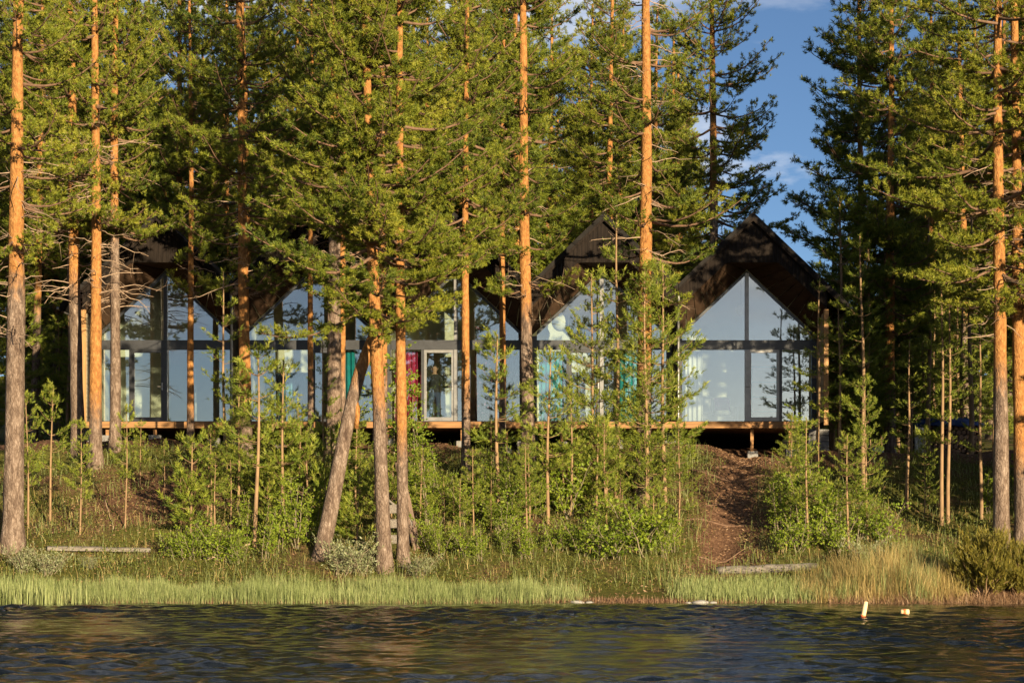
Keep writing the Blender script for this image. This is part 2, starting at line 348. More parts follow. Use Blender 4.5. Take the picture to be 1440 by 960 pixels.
for i, xc in enumerate(XC):
    c = thing('cabin', CAB_LABEL[i], 'cabin', (xc, GY, DECK), group='row of five gabled cabins')
    L0 = -HW - (.0 if i else .62); R0 = HW + (.0 if i < 4 else .62)
    for s, xe in ((-1, L0), (1, R0)):               # roof slabs
        q = [(0, APEX), (xe, outer(xe)), (xe, outer(xe) + .14), (0, APEX + .16)]
        if s < 0: q = q[::-1]
        obj('roof', Geo().prism(q[::-1], -1.62, 8.4).mesh('roof', M['roof']), c)
        gq = Geo().prism([(0, APEX - .10), (xe, outer(xe) - .10), (xe, outer(xe) - .004), (0, APEX - .004)][::-1 if s > 0 else 1], -1.64, -1.60)
        obj('barge_board', gq.mesh('barge_board', M['stain']), c)
        if (i == 0 and s < 0) or (i == 4 and s > 0):
            t = np.linspace(-1.6, 8.4, 6); xg = xe + s * .06
            obj('gutter', Geo().tube([(xg, y, outer(xe) + .02) for y in t], .055, 8, cap=True).mesh('gutter', M['galv'], True), c)
    # boarded gable front: narrow upright boards with open joints
    ge = Geo(); w = .115; x = -HW + .005
    while x < HW - .02:
        x1 = min(x + w - .008, HW - .005); dy = rnd.uniform(0, .006)
        for a, b in ([(x, x1)] if not (x < 0 < x1) else [(x, -.001), (.001, x1)]):
            ge.prism([(a, inner(a)), (b, inner(b)), (b, outer(b) - .012), (a, outer(a) - .012)], -1.50 - dy, -1.478)
        x += w
    tag(obj('gable_boards', ge.mesh('gable_boards', M['stain']), c), kind='stuff')
    for a, b in ((-HW + .01, -.74), (-.74, -.001), (.001, .74), (.74, HW - .01)):
        obj('gable_backing', Geo().prism([(a, inner(a) + .01), (b, inner(b) + .01), (b, outer(b) - .02), (a, outer(a) - .02)], -1.476, -1.44).mesh('gable_backing', M['frame']), c)
    # soffit: boards running back from the opening to the glass
    for s in (-1, 1):
        nb = 7
        for k in range(nb):
            t0, t1 = k / nb, (k + 1) / nb - .012
            F = lambda t: np.array((s * (2.08 + (.74 - 2.08) * t), -1.475, inner(2.08) + (FLAT - inner(2.08)) * t))
            B = lambda t: np.array((s * (2.08 - 2.08 * t), -.03, glass_top(2.08) + .05 + (4.55 - glass_top(2.08) - .05) * t))
            a, b_, d, e = F(t0), F(t1), B(t1), B(t0)
            up = np.array((0, 0, .03))
            V = [a, b_, d, e, a + up, b_ + up, d + up, e + up]
            obj('soffit_board', Geo().add(V, Q=[(0, 1, 2, 3), (4, 7, 6, 5), (0, 4, 5, 1), (1, 5, 6, 2), (2, 6, 7, 3), (3, 7, 4, 0)]).mesh('soffit_board', M['soffit']), c)
    V = [(-.735, -1.475, FLAT), (.735, -1.475, FLAT), (0, -.03, 4.55), (-.735, -1.475, FLAT + .03), (.735, -1.475, FLAT + .03), (0, -.03, 4.58)]
    obj('soffit_panel', Geo().add(V, T=[(0, 1, 2), (3, 5, 4)], Q=[(0, 3, 4, 1), (1, 4, 5, 2), (2, 5, 3, 0)]).mesh('soffit_panel', M['soffit']), c)
    # side walls (party walls between neighbours)
    for s in (-1, 1):
        end = (i == 0 and s < 0) or (i == 4 and s > 0)
        x0, x1 = sorted((s * 2.085, s * (HW - .004)))
        ys = -1.36
        obj('side_wall', Geo().box(x0, x1, ys, 8.2, -.14, inner(2.1) - (.0 if True else 0)).mesh('side_wall', M['stain']), c)
        if end:
            po = obj('corner_post', Geo().box(min(s * 2.06, s * 2.2), max(s * 2.06, s * 2.2), ys - .09, ys - .004, -.1, inner(2.15) - .02).mesh('corner_post', M['endgrain']), c); bevel(po, .008)
            for k in range(24):                      # pale boards lining the recess
                z0 = .01 + k * .136
                if z0 > 3.1: break
                xa, xb = sorted((s * 2.083, s * (2.062 - rnd.uniform(0, .005))))
                obj('board', Geo().box(xa, xb, ys, -.06, z0, z0 + .127).mesh('board', M['palewood']), c)
        elif s > 0:
            dp = [(2.15, -1.58, 3.62), (2.15, -1.45, 3.4), (2.15, -1.45, .2), (2.15, -1.5, -.25)]
            obj('downpipe', Geo().tube(dp, .038, 8, cap=True).mesh('downpipe', M['galv'], True), c)
    # glazed front
    for xa, xb in ((-2.06, -GW), (GW, 2.06)): obj('window_jamb', Geo().box(xa, xb, -.05, .07, .0, glass_top(2.06) + .03).mesh('window_jamb', M['frame']), c)
    obj('window_sill', Geo().box(-GW + .002, GW - .002, -.07, .08, .0, .085).mesh('window_sill', M['frame']), c)
    obj('mid_rail', Geo().box(-GW + .002, GW - .002, -.075, .07, 2.19, 2.47).mesh('mid_rail', M['frame']), c)
    mu = Geo().box(-.055, .055, -.085, .066, .087, 2.188); mu.box(-.055, .055, -.085, .066, 2.472, 4.44)
    obj('mullion', mu.mesh('mullion', M['frame'] if i not in (2, 3, 4) else M['alu']), c)
    for s in (-1, 1):
        q = [(0, 4.52), (s * GW, glass_top(GW) + .02), (s * GW, glass_top(GW) - .08), (0, 4.42)]
        obj('sloped_frame', Geo().prism(q if s < 0 else q[::-1], -.046, .06).mesh('sloped_frame', M['frame']), c)
        q = [(s * .057, 2.472), (s * GW, 2.472), (s * GW, glass_top(GW) - .06), (s * .057, glass_top(.057) - .06)]
        pane(c, q if s > 0 else q[::-1])
    xs = sorted([-GW, -.055, .055, GW] + DIV[i])
    for dv in DIV[i]:
        obj('mullion', Geo().box(dv - .04, dv + .04, -.06, .06, .087, 2.188).mesh('mullion', M['frame']), c)
    for a, b in zip(xs[:-1], xs[1:]):
        if b - a < .12: continue
        a2 = a + (.04 if a in DIV[i] else 0); b2 = b - (.04 if b in DIV[i] else 0)
        if a < DOOR[i][1] - .02 and b > DOOR[i][0] + .02:
            dm = M['alu'] if i in (2, 4) else M['frame']
            d = Geo(); e = .075
            d.box(a2 + .004, a2 + e, -.05, .03, .09, 2.185); d.box(b2 - e, b2 - .004, -.05, .03, .09, 2.185)
            d.box(a2 + e, b2 - e, -.05, .03, .09, .2); d.box(a2 + e, b2 - e, -.05, .03, 2.1, 2.185)
            do = obj('door', d.mesh('door', dm), c)
            pane(do, [(a2 + e, .2), (b2 - e, .2), (b2 - e, 2.1), (a2 + e, 2.1)])
            hx = b2 - e / 2 if i != 4 else a2 + e / 2
            h = Geo().box(hx - .018, hx + .018, -.075, -.05, 1.0, 1.22); h.tube([(hx, -.09, 1.1), (hx - .06, -.1, 1.1), (hx - .13, -.1, 1.1)], .011, 6, cap=True)
            obj('handle', h.mesh('handle', M['galv']), do)
        else:
            pane(c, [(a2, .087), (b2, .087), (b2, 2.188), (a2, 2.188)])
    # room behind the glass
    obj('sky_gap_screen', Geo().box(-2.14, 2.14, 8.22, 8.3, -1.3, -.1).mesh('sky_gap_screen', M['stain']), c)  # dark screen added at the back, blocks bright sky under the floor
    obj('floor', Geo().box(-2.08, 2.08, .09, 8.1, -.14, -.001).mesh('floor', M['infloor']), c)
    obj('back_wall', Geo().prism([(-2.08, .0), (2.08, .0), (2.08, outer(2.08) - .2), (0, APEX - .2), (-2.08, outer(2.08) - .2)], 3.3, 3.4).mesh('back_wall', M['inwall']), c)
    for s in (-1, 1):
        xa, xb = sorted((s * 2.083, s * 2.05))
        obj('inner_wall', Geo().box(xa, xb, .1, 3.29, .0, 3.2).mesh('inner_wall', M['inwall']), c)
        q = [(0, 5.2), (s * 2.05, 5.2 - 2.05 * .95), (s * 2.05, 5.25 - 2.05 * .95), (0, 5.25)]
        obj('ceiling', Geo().prism(q if s < 0 else q[::-1], .1, 3.29).mesh('ceiling', M['inwall']), c)
    if i in (0, 2): obj('partition_wall', Geo().prism([(-1.9, 0), (-.35, 0), (-.35, 3.9), (-.75, 3.9), (-1.9, 2.7)] if i == 0 else [(-.9, 0), (-.1, 0), (-.1, 4.2), (-.9, 4.0)], 1.7, 1.78).mesh('partition_wall', M['inwall']), c)

# timber deck along the whole front
dk = thing('timber_deck', 'long orange-brown timber deck raised in front of the five cabins', 'deck', (0, 59.0, DECK))
DX0, DX1 = P(118, 600, 59).x, P(1126, 600, 59).x
cuts = [DX0] + [P(px, 600, 59).x for px in (246, 352, 478, 577, 700, 816, 962)] + [DX1]
for a, b in zip(cuts[:-1], cuts[1:]):
    bevel(obj('edge_beam', Geo().box(a + .009, b - .009, -.05, .0, -.19 + rnd.uniform(-.008, .008), -.004).mesh('edge_beam', M['deck']), dk), .006)
for k in range(10):
    bevel(obj('deck_plank', Geo().box(DX0, DX1, .006 + k * .139, .006 + k * .139 + .131, -.035, -.006).mesh('deck_plank', M['deck']), dk), .005)
for a in np.linspace(DX0 + .2, DX1 - .2, 16):
    obj('joist', Geo().box(a - .03, a + .03, .004, 1.39, -.17, -.037).mesh('joist', M['darkplank']), dk)
for px in (150, 217, 300, 395, 470, 545, 650, 712, 790, 868, 1058, 1112):
    x = P(px, 600, 59.1).x; gz = g(x, 59.25) - DECK; h = min(-.28, gz + .22)
    obj('post', Geo().box(x - .045, x + .045, .18, .27, h, -.172).mesh('post', M['deck']), dk)
    bevel(obj('concrete_block', Geo().box(x - .16 + rnd.uniform(-.02, .02), x + .16, .06, .38, gz - .15, h - .002).mesh('concrete_block', M['concrete']), dk), .015)
for i, xc in enumerate(XC):                           # piers under the party walls
    for s in ((-1, 1) if i == 0 else (1,)):
        x = xc + s * 2.12; gz = g(x, 60.6)
        p = thing('block_pier', 'concrete block pier', 'pier', (x, 60.6, gz))
        p['label'] = ['concrete block pier under the left end of the cabin row', 'concrete block pier between the first and second cabins', 'concrete block pier between the second and middle cabins',
                      'concrete block pier left of the teal curtain, under the deck', 'stacked block pier at the top of the earth path, under the deck', 'concrete block pier under the right end of the cabin row'][0 if s < 0 else i + 1]
        p['group'] = 'block piers under the cabins'
        h = DECK - .15 - gz; n = max(1, round(h / .2)); 
        for k in range(n):
            bevel(obj('block', Geo().box(-.3 + rnd.uniform(-.02, .02), .3, -.2, .2, k * h / n - (.1 if k == 0 else 0), (k + 1) * h / n - .008).mesh('block', M['concrete']), p), .012)

# ------------------------------------------------------------------ things inside the cabins
def curtain(xa, xb, label, mat, y=.22, z0=.02, z1=2.15, group='curtains behind the glass', open_=1.0):
    n = 60; t = np.linspace(0, 1, n); xs = xa + (xb - xa) * t; ys = y + .05 * np.sin(t * (xb - xa) * 46) + .015 * np.sin(t * 13)
    V, Q = [], []
    for k in range(n):
        for z, f in ((z0, 1.), (z1, .7)):
            V += [(xs[k], y + (ys[k] - y) * f, z), (xs[k], y + (ys[k] - y) * f + .008, z)]
    for k in range(n - 1):
        a = k * 4; b = a + 4; Q += [(a, b, b + 2, a + 2), (a + 1, a + 3, b + 3, b + 1), (a, a + 1, b + 1, b), (a + 2, b + 2, b + 3, a + 3)]
    Q += [(0, 2, 3, 1), (n * 4 - 4, n * 4 - 3, n * 4 - 1, n * 4 - 2)]
    xm = (xa + xb) / 2; V = np.array(V) - (xm, GY, DECK)
    c = thing('curtain', label, 'curtain', (xm, GY, DECK), group=group)
    obj('fabric', mk_mesh('fabric', V + (0, GY, DECK), quads=Q, mat=mat, smooth=True), c)
    obj('rail', Geo().tube([(xa - xm - .04, y, z1 + .012), (xb - xm + .04, y, z1 + .012)], .012, 6, cap=True).mesh('rail', M['galv']), c)
cx = lambda px: (px - 720) / FPX * (GY + .2)
curtain(cx(758), cx(800), 'teal curtain behind the left pane of the cabin with bushy young pines', M['teal'])
curtain(cx(556), cx(592), 'magenta curtain behind the left pane of the middle cabin', M['magenta'])
curtain(cx(668), cx(734), 'dark floral curtain at the right side of the middle cabin', M['floral'], z1=2.9)
curtain(cx(484), cx(515), 'teal curtain at the right of the second cabin, by the leaning trunk', M['teal'])
curtain(cx(372), cx(432), 'pale blue curtain behind the left panes of the second cabin', M['blue'], z1=1.5)
curtain(cx(964), cx(988), 'white sheer curtain at the left edge of the rightmost cabin', M['sheer'])
curtain(cx(868), cx(900), 'teal curtain half hidden by the dense young pine, right of centre', M['teal'])
curtain(cx(262), cx(276), 'white curtain behind the right pane of the leftmost cabin', M['sheer'], z1=4.0 - 1.9)
def sofa(px0, px1, label, Y=62.2, n=2):
    xa, xb = P(px0, 600, Y).x, P(px1, 600, Y).x; xm = (xa + xb) / 2; h = (xb - xa) / 2
    s = thing('sofa', label, 'sofa', (xm, Y, DECK))
    bevel(obj('seat_base', Geo().box(-h, h, 0, .85, .1, .34).mesh('seat_base', M['linen']), s), .04, 3)
    for k in range(n):
        a = -h + .1 + k * (2 * h - .2) / n; b = a + (2 * h - .2) / n - .01
        bevel(obj('seat_cushion', Geo().box(a, b, -.02, .65, .345, .5).mesh('seat_cushion', M['linen']), s), .05, 3)
        bevel(obj('back_cushion', Geo().box(a, b, .66, .86, .36, .95).mesh('back_cushion', M['linen']), s), .06, 3)
    for e in (-1, 1):
        a, b = sorted((e * h, e * (h + .14))); bevel(obj('armrest', Geo().box(a, b, -.02, .86, .1, .62).mesh('armrest', M['linen']), s), .05, 3)
    for e in (-1, 1):
        for f in (.08, .78): obj('leg', Geo().tube([(e * (h - .06), f, 0), (e * (h - .06), f, .11)], .022, 8, cap=True).mesh('leg', M['darkplank']), s)
    return s
def pillow(px, label, Y=62.2):
    n = 14; u, v = np.meshgrid(np.linspace(-1, 1, n), np.linspace(-1, 1, n)); th = .09 * (1 - u ** 4) ** .7 * (1 - v ** 4) ** .7
    sx = .25 * (1 - .07 * (1 - v ** 2) * 0 - .06 * (1 - np.abs(v)) ); sz = .22
    A = np.stack([u * sx, -th, v * sz], -1).reshape(-1, 3); B = np.stack([u * sx, th, v * sz], -1).reshape(-1, 3)
    i = (np.arange(n - 1)[:, None] * n + np.arange(n - 1)[None]).ravel(); q = np.stack([i, i + 1, i + n + 1, i + n], -1)
    me = mk_mesh('pillow', np.concatenate([A, B]), quads=np.concatenate([q, q[:, ::-1] + n * n]), mat=M['purple'], smooth=True)
    tag(obj('pillow', me, None, (P(px, 600, Y).x, Y + .5, DECK + .5 + .2), (R(-18), 0, R(8))), label, 'pillow')
sofa(640, 682, 'white sofa seen through the glass of the middle cabin'); pillow(648, 'purple pillow on the white sofa in the middle cabin')
sofa(975, 1032, 'white sofa seen through the glass of the rightmost cabin'); pillow(1018, 'purple pillow on the white sofa in the rightmost cabin')
def globe_lamp(px, py, r, label, Y=62.6):
    p = P(px, py, Y); t = thing('pendant_lamp', label, 'lamp', tuple(p), group='round paper lamps')
    n, m = 20, 12; V = [(r * math.sin(math.pi * a / m) * math.cos(2 * math.pi * b / n) * (1 + .012 * (a % 2)), r * math.sin(math.pi * a / m) * math.sin(2 * math.pi * b / n) * (1 + .012 * (a % 2)), r * math.cos(math.pi * a / m)) for a in range(m + 1) for b in range(n)]
    Q = [(a * n + b, (a + 1) * n + b, (a + 1) * n + (b + 1) % n, a * n + (b + 1) % n) for a in range(m) for b in range(n)]
    obj('lamp_shade', mk_mesh('lamp_shade', V, quads=Q, mat=M['paper'], smooth=True), t)
    xi = min(XC, key=lambda c: abs(c - p.x)); top = DECK + 5.2 - .95 * abs(p.x - xi) - p.z
    obj('cord', Geo().tube([(0, 0, r * .98), (0, 0, top)], .008, 6).mesh('cord', M['frame']), t)
globe_lamp(628, 460, .22, 'round paper lamp hanging in the middle cabin, above the door')
globe_lamp(788, 454, .26, 'round paper lamp hanging above the teal curtain')
globe_lamp(1042, 436, .17, 'small round paper lamp hanging in the rightmost cabin')
# shelf in the rightmost cabin
sh = thing('shelf_unit', 'teal open shelf unit behind the door of the rightmost cabin', 'shelf', (P(1078, 600, 63).x, 63, DECK))
for e in (-.45, .45): obj('side_panel', Geo().box(e - .015, e + .015, 0, .3, 0, 1.9).mesh('side_panel', M['teal']), sh)
for z in (.1, .5, .95, 1.4, 1.87): obj('shelf', Geo().box(-.434, .434, 0, .3, z, z + .03).mesh('shelf', M['teal']), sh)

# person standing behind the glass door
def person(loc, rz):
    J = [((0, 0, .95), .135, -1), ((0, 0, 1.12), .125, 0), ((0, .0, 1.32), .145, 1), ((0, 0, 1.46), .085, 2), ((0, -.015, 1.53), .055, 3), ((0, -.02, 1.6), .075, 4), ((0, -.015, 1.68), .088, 5), ((0, -.005, 1.745), .06, 6),
         ((.09, 0, .88), .105, 0), ((.10, -.01, .68), .082, 8), ((.10, -.02, .5), .062, 9), ((.11, .01, .3), .058, 10), ((.11, .02, .09), .042, 11), ((.115, -.06, .045), .042, 12), ((.12, -.15, .035), .032, 13),
         ((-.09, 0, .88), .105, 0), ((-.11, .0, .68), .082, 15), ((-.12, -.01, .5), .062, 16), ((-.12, .02, .3), .058, 17), ((-.12, .03, .09), .042, 18), ((-.125, -.05, .045), .042, 19), ((-.13, -.14, .035), .032, 20),
         ((.17, 0, 1.42), .065, 3), ((.23, .01, 1.27), .052, 22), ((.27, -.03, 1.12), .042, 23), ((.38, -.11, 1.13), .036, 24), ((.48, -.18, 1.15), .026, 25), ((.53, -.21, 1.15), .03, 26),
         ((-.17, 0, 1.42), .065, 3), ((-.23, .02, 1.26), .052, 28), ((-.25, .01, 1.12), .043, 29), ((-.26, -.04, .98), .036, 30), ((-.26, -.08, .86), .026, 31), ((-.26, -.09, .80), .03, 32)]
    for tip, dirn, side in ((27, np.array((.8, -.5, -.05)), np.array((.1, .1, .95))), (33, np.array((0, -.15, -1.)), np.array((0.1, .95, 0)))):
        p0 = np.array(J[tip][0])
        for k, ln in enumerate((.07, .08, .075, .06)):
            off = side * (k - 1.5) * .02; a = p0 + dirn * .035 + off; b = a + dirn * ln * .55; c_ = b + dirn * ln * .4 + np.array((0, -.018, -.008))
            J.append((tuple(a), .0105, tip)); n = len(J); J.append((tuple(b), .0095, n - 1)); J.append((tuple(c_), .008, n))
        a = p0 + side * -.032; J.append((tuple(a), .011, tip)); n = len(J); J.append((tuple(a + dirn * .05 - side * .02), .0095, n - 1))
    me = bpy.data.meshes.new('body'); me.from_pydata([j[0] for j in J], [(j[2], k) for k, j in enumerate(J) if j[2] >= 0], [])
    o = bpy.data.objects.new('tmp', me); C.objects.link(o)
    sk = o.modifiers.new('skin', 'SKIN'); sk.use_smooth_shade = True
    for k, v in enumerate(me.skin_vertices[0].data): v.radius = (J[k][1] * (1.25 if k in (0, 1, 2) else 1), J[k][1] * (.85 if k in (0, 1, 2) else 1)); v.use_root = k == 0
    o.modifiers.new('sub', 'SUBSURF').levels = 2
    dg = bpy.context.evaluated_depsgraph_get(); me2 = bpy.data.meshes.new_from_object(o.evaluated_get(dg)); bpy.data.objects.remove(o)
    me2.materials.clear()
    for k in ('shirt', 'jeans', 'skin', 'shoe'): me2.materials.append(M[k])
    for p in me2.polygons:
        c = p.center; arm = (c.x > .36) or (abs(c.x) > .2 and c.z < 1.0 and c.x < 0)
        p.material_index = 2 if (c.z > 1.5 or arm) else (3 if c.z < .075 else (1 if c.z < .97 else 0)); p.use_smooth = True
    for v in me2.vertices:                            # face: nose, brow and chin drawn out of the front of the head
        if v.co.z > 1.56 and v.co.y < -.07:
            v.co.y -= .022 * math.exp(-((v.co.z - 1.655) / .018) ** 2 - (v.co.x / .015) ** 2) + .008 * math.exp(-((v.co.z - 1.60) / .015) ** 2 - (v.co.x / .03) ** 2)
    t = thing('person', 'person in dark shirt and blue jeans standing behind the glass door, arm out', 'person', loc, (0, 0, rz))
    obj('body', me2, t)
    n, m = 18, 9; V = [(.094 * math.sin(a) * math.cos(b), .012 + .10 * math.sin(a) * math.sin(b), 1.69 + .098 * math.cos(a)) for a in np.linspace(0, 1.75, m) for b in np.linspace(0, 2 * math.pi, n, endpoint=False)]
    V = [(x, y if not (y < -.05 and z < 1.735) else -.05, z) for x, y, z in V]
    Q = [(a * n + b, (a + 1) * n + b, (a + 1) * n + (b + 1) % n, a * n + (b + 1) % n) for a in range(m - 1) for b in range(n)]
    obj('hair', mk_mesh('hair', V, quads=Q, mat=M['hair'], smooth=True), t)
    for e in (-1, 1): obj('ear', Geo().tube([(e * .086, -.005, 1.63), (e * .097, .0, 1.66), (e * .09, .002, 1.69)], [.008, .014, .007], 6, cap=True).mesh('ear', M['skin'], True), t)
person((P(611, 600, 61.0).x, 61.0, DECK), R(12))
# ------------------------------------------------------------------ foliage builders
def tuft_templates(rng, K=5, needles=13, ln=.080, w=.0155, shaft=.075, spread=1.1):
    out = []
    for _ in range(K):
        V = []
        for k in range(needles):
            a = rng.random() * 6.283; h = shaft * (k + .5) / needles; sp = spread * (.6 + .7 * rng.random()) * (1 - .45 * k / needles)
            d = np.array((math.cos(a) * math.sin(sp), math.sin(a) * math.sin(sp), math.cos(sp))); p = np.array((0, 0, h))
            s = np.cross(d, rng.normal(size=3)); s /= np.linalg.norm(s); l = ln * (.75 + .5 * rng.random())
            V += [p - s * w * .5, p + s * w * .5, p + d * l]
        out.append(np.array(V))
    return out
def place_tufts(pos, dirs, size, tint, rng, tem):
    pos, dirs, size, tint = map(np.asarray, (pos, dirs, size, tint))
    d = dirs / (np.linalg.norm(dirs, axis=1)[:, None] + 1e-9)
    r = rng.normal(size=d.shape); u = np.cross(d, r); u /= np.linalg.norm(u, axis=1)[:, None] + 1e-9; v = np.cross(d, u)
    which = rng.integers(0, len(tem), len(pos)); VV, TT = [], []
    for k, t in enumerate(tem):
        s = which == k
        if not s.any(): continue
        W = pos[s][:, None] + size[s][:, None, None] * (t[None, :, 0:1] * u[s][:, None] + t[None, :, 1:2] * v[s][:, None] + t[None, :, 2:3] * d[s][:, None])
        VV.append(W.reshape(-1, 3)); TT.append(np.repeat(tint[s], len(t)))
    V = np.concatenate(VV); return V, np.arange(len(V)).reshape(-1, 3), np.concatenate(TT)
def foliage_mesh(name, tf, rng, tem, mat):
    p, d, s, t = (np.concatenate(x) for x in zip(*tf))
    V, T, tint = place_tufts(p, d, s, t, rng, tem)
    return mk_mesh(name, V, T, mat=mat, attrs={'tint': tint})

def crown(seed, z0, z1, rad, dz=.42, nb=(3, 5), bare=.35, e0=-4, e1=50, up=.22, prof=None, dens=1.0, dead=None, flat=.35, size=1.0, mat='needle', sub=.14, tone=0., taper=.6, nl=13):
    """limbs (tubes) and needle foliage of one pine crown round the z axis"""
    rng = np.random.default_rng(seed); tem = tuft_templates(rng, needles=nl)
    li, tf = Geo(), []
    prof = prof or (lambda t: (.6 + .4 * min(1, t / .25)) * max(.06, (1 - t)) ** taper)
    z = z0
    while z < z1:
        t = (z - z0) / (z1 - z0)
        for _ in range(rng.integers(nb[0], nb[1] + 1)):
            if rng.random() > dens ** .5: continue
            L = rad * prof(t) * rng.uniform(.6, 1.18); az = rng.random() * 6.283; e = R(e0 + (e1 - e0) * t ** 1.4 + rng.normal(0, 7))
            n = 8; s = np.linspace(0, 1, n); zz = z + rng.normal(0, .1)
            h = L * s; bend = np.cumsum(rng.normal(0, .05, n)) * L * .25
            ca, sa = math.cos(az), math.sin(az)
            pts = np.stack([ca * h - sa * bend, sa * h + ca * bend, zz + h * math.tan(e) * .8 + L * up * (s ** 2.2) - L * .10 * np.sin(s * 3.14)], -1)
            r0 = .010 + .0125 * L; btone = rng.normal(0, .12)
            li.tube(pts, r0 * (1 - .85 * s) + .003, 5)
            b0 = bare * (1 - .6 * t) * rng.uniform(.8, 1.2); ns = max(3, int(L * (1 - b0) / sub))
            for q in range(ns):
                sq = b0 + (1 - b0) * (q + rng.random() * .8) / ns
                k = min(n - 2, int(sq * (n - 1))); f = sq * (n - 1) - k; p = pts[k] * (1 - f) + pts[k + 1] * f; tg = pts[k + 1] - pts[k]; tg = tg / np.linalg.norm(tg)
                side = (1 if q % 2 else -1); lat = np.cross(tg, UP); lat /= np.linalg.norm(lat) + 1e-9
                dr = tg * rng.uniform(.45, .9) + lat * side * rng.uniform(.5, 1.1) + UP * rng.normal(.12, flat); dr /= np.linalg.norm(dr)
                l = (.16 + .42 * L * (1.02 - sq) ** .8 * .6) * rng.uniform(.7, 1.25)
                end = p + dr * l + UP * .12 * l
                li.tube([p, (p + end) / 2 + UP * -.02 * l, end], [.009, .006, .003], 3)
                m = max(3, int(l * dens / .029)); ss = .25 + .75 * rng.random(m) ** .8
                pp = p + (end - p) * ss[:, None] + rng.normal(0, .045, (m, 3)) * (1, 1, .8)
                dd = dr + rng.normal(0, .45, (m, 3)) + UP * .3
                tf.append((pp, dd, size * rng.uniform(.8, 1.3, m), np.clip(rng.normal(.42 + tone + btone, .15, m) + .12 * (ss > .8), 0, 1)))
            tf.append((pts[-1:] + 0, (pts[-1] - pts[-2])[None] * 8 + UP * .4, np.array([1.3 * size]), np.array([.6])))
        z += dz * rng.uniform(.7, 1.3)
    de = None
    if dead:
        de = Geo()
        for _ in range(dead[2]):
            z = rng.uniform(dead[0], dead[1]); L = rng.uniform(.4, 1.7); az = rng.random() * 6.283; n = 6; s = np.linspace(0, 1, n)
            w = np.cumsum(rng.normal(0, .09, (n, 3)), 0) * L * .4
            pts = np.stack([math.cos(az) * L * s, math.sin(az) * L * s, z + L * s * rng.uniform(-.35, .25) - .1 * L * s * s], -1) + w; pts[0] = (0, 0, z)
            de.tube(pts, .013 * (1 - .8 * s) + .003, 4)
            for _ in range(rng.integers(2, 7)):
                k = rng.integers(1, n - 1); dr = rng.normal(0, 1, 3) * (1, 1, .6) + (pts[k] - pts[0]) * .6; dr /= np.linalg.norm(dr); l = rng.uniform(.15, .55)
                de.tube([pts[k], pts[k] + dr * l * .5 + UP * rng.normal(0, .04), pts[k] + dr * l], [.006, .004, .002], 3)
    return (li.mesh('limbs', M['twig'], True), foliage_mesh('crown', tf, rng, tem, M[mat]), de.mesh('dead_branches', M['deadtwig'], True) if de else None, z1)

CR = {
 'broad':  crown(11, 6.0, 17.5, 3.5, dz=.44, bare=.22, e0=-12, e1=45, dens=1.0),
 'broad2': crown(12, 6.6, 18.0, 3.2, dz=.44, bare=.24, e0=-10, e1=45, dens=1.0),
 'high':   crown(13, 7.0, 18.5, 2.6, dz=.50, bare=.32, e0=-10, e1=45, dens=.85, dead=(4.8, 9.5, 46), tone=.08),
 'tier':   crown(14, 4.9, 18.0, 2.5, dz=.85, nb=(4, 6), bare=.22, e0=-6, e1=40, dens=1.0, flat=.16, dead=(3.6, 9, 22)),
 'sparse': crown(15, 5.5, 19.0, 2.9, dz=.8, nb=(2, 4), bare=.38, e0=-10, e1=40, dens=.85, dead=(5.5, 14, 50), flat=.25),
 'long':   crown(16, 6.4, 18.5, 4.0, dz=.6, nb=(3, 5), bare=.25, e0=-6, e1=35, up=.05, dens=.95, flat=.2, dead=(5.6, 10, 26), tone=.16),
 'dark':   crown(17, 2.6, 18.0, 2.9, dz=.42, nb=(5, 7), bare=.22, e0=-12, e1=45, up=.18, dens=1.0, tone=-.12, taper=.7, size=1.35, sub=.17, nl=11),
}
def trunk_mesh(H, r0, orange, seed, top=.2, bend=.05):
    rng = np.random.default_rng(seed); n = 30; z = np.concatenate([[-.35], np.linspace(0, H, n)]); t = np.clip(z / H, 0, 1)
    r = r0 * (1 - (1 - top) * t ** 1.15) * (1 + .32 * np.exp(-np.clip(z, 0, None) / .28)) * (1 + rng.normal(0, .018, n + 1))
    a, b = rng.random(2) * 6.28; pts = np.stack([bend * np.sin(t * 7 + a) * t, bend * np.sin(t * 5 + b) * t, z], -1)
    ge = Geo().tube(pts, r, 14, a=np.clip((z - orange) / 2.5 + .5, 0, 1)); V = ge.V[0]
    V[:, :2] += rng.normal(0, .035 * r0, (len(V), 2))
    return ge.mesh('trunk', M['bark'], True, 'orange')
def pine(pos, w_px, lean, key, label, H=19., rot=0., orange=5., seed=1, cs=(1, 1, 1), group=None, name='pine_tree', cat='pine tree', dead=True, cz=0.):
    t = thing(name, label, cat, tuple(pos), lean, group)
    r = w_px / 2 * pos[1] / FPX
    obj('trunk', trunk_mesh(H, r, orange, seed), t)
    lm, fm, de, z1 = CR[key]
    tag(obj('limbs', lm, t, (0, 0, cz), (0, 0, rot), cs), kind='stuff'); obj('crown', fm, t, (0, 0, cz), (0, 0, rot), cs)
    if de and dead: tag(obj('dead_branches', de, t, (0, 0, cz), (0, 0, rot), cs), kind='stuff')
    return t
def lean_to(p, px_top, py_top=0):
    q = P(px_top, py_top, p.y); return (0, math.atan2(q.x - p.x, q.z - p.z), 0)
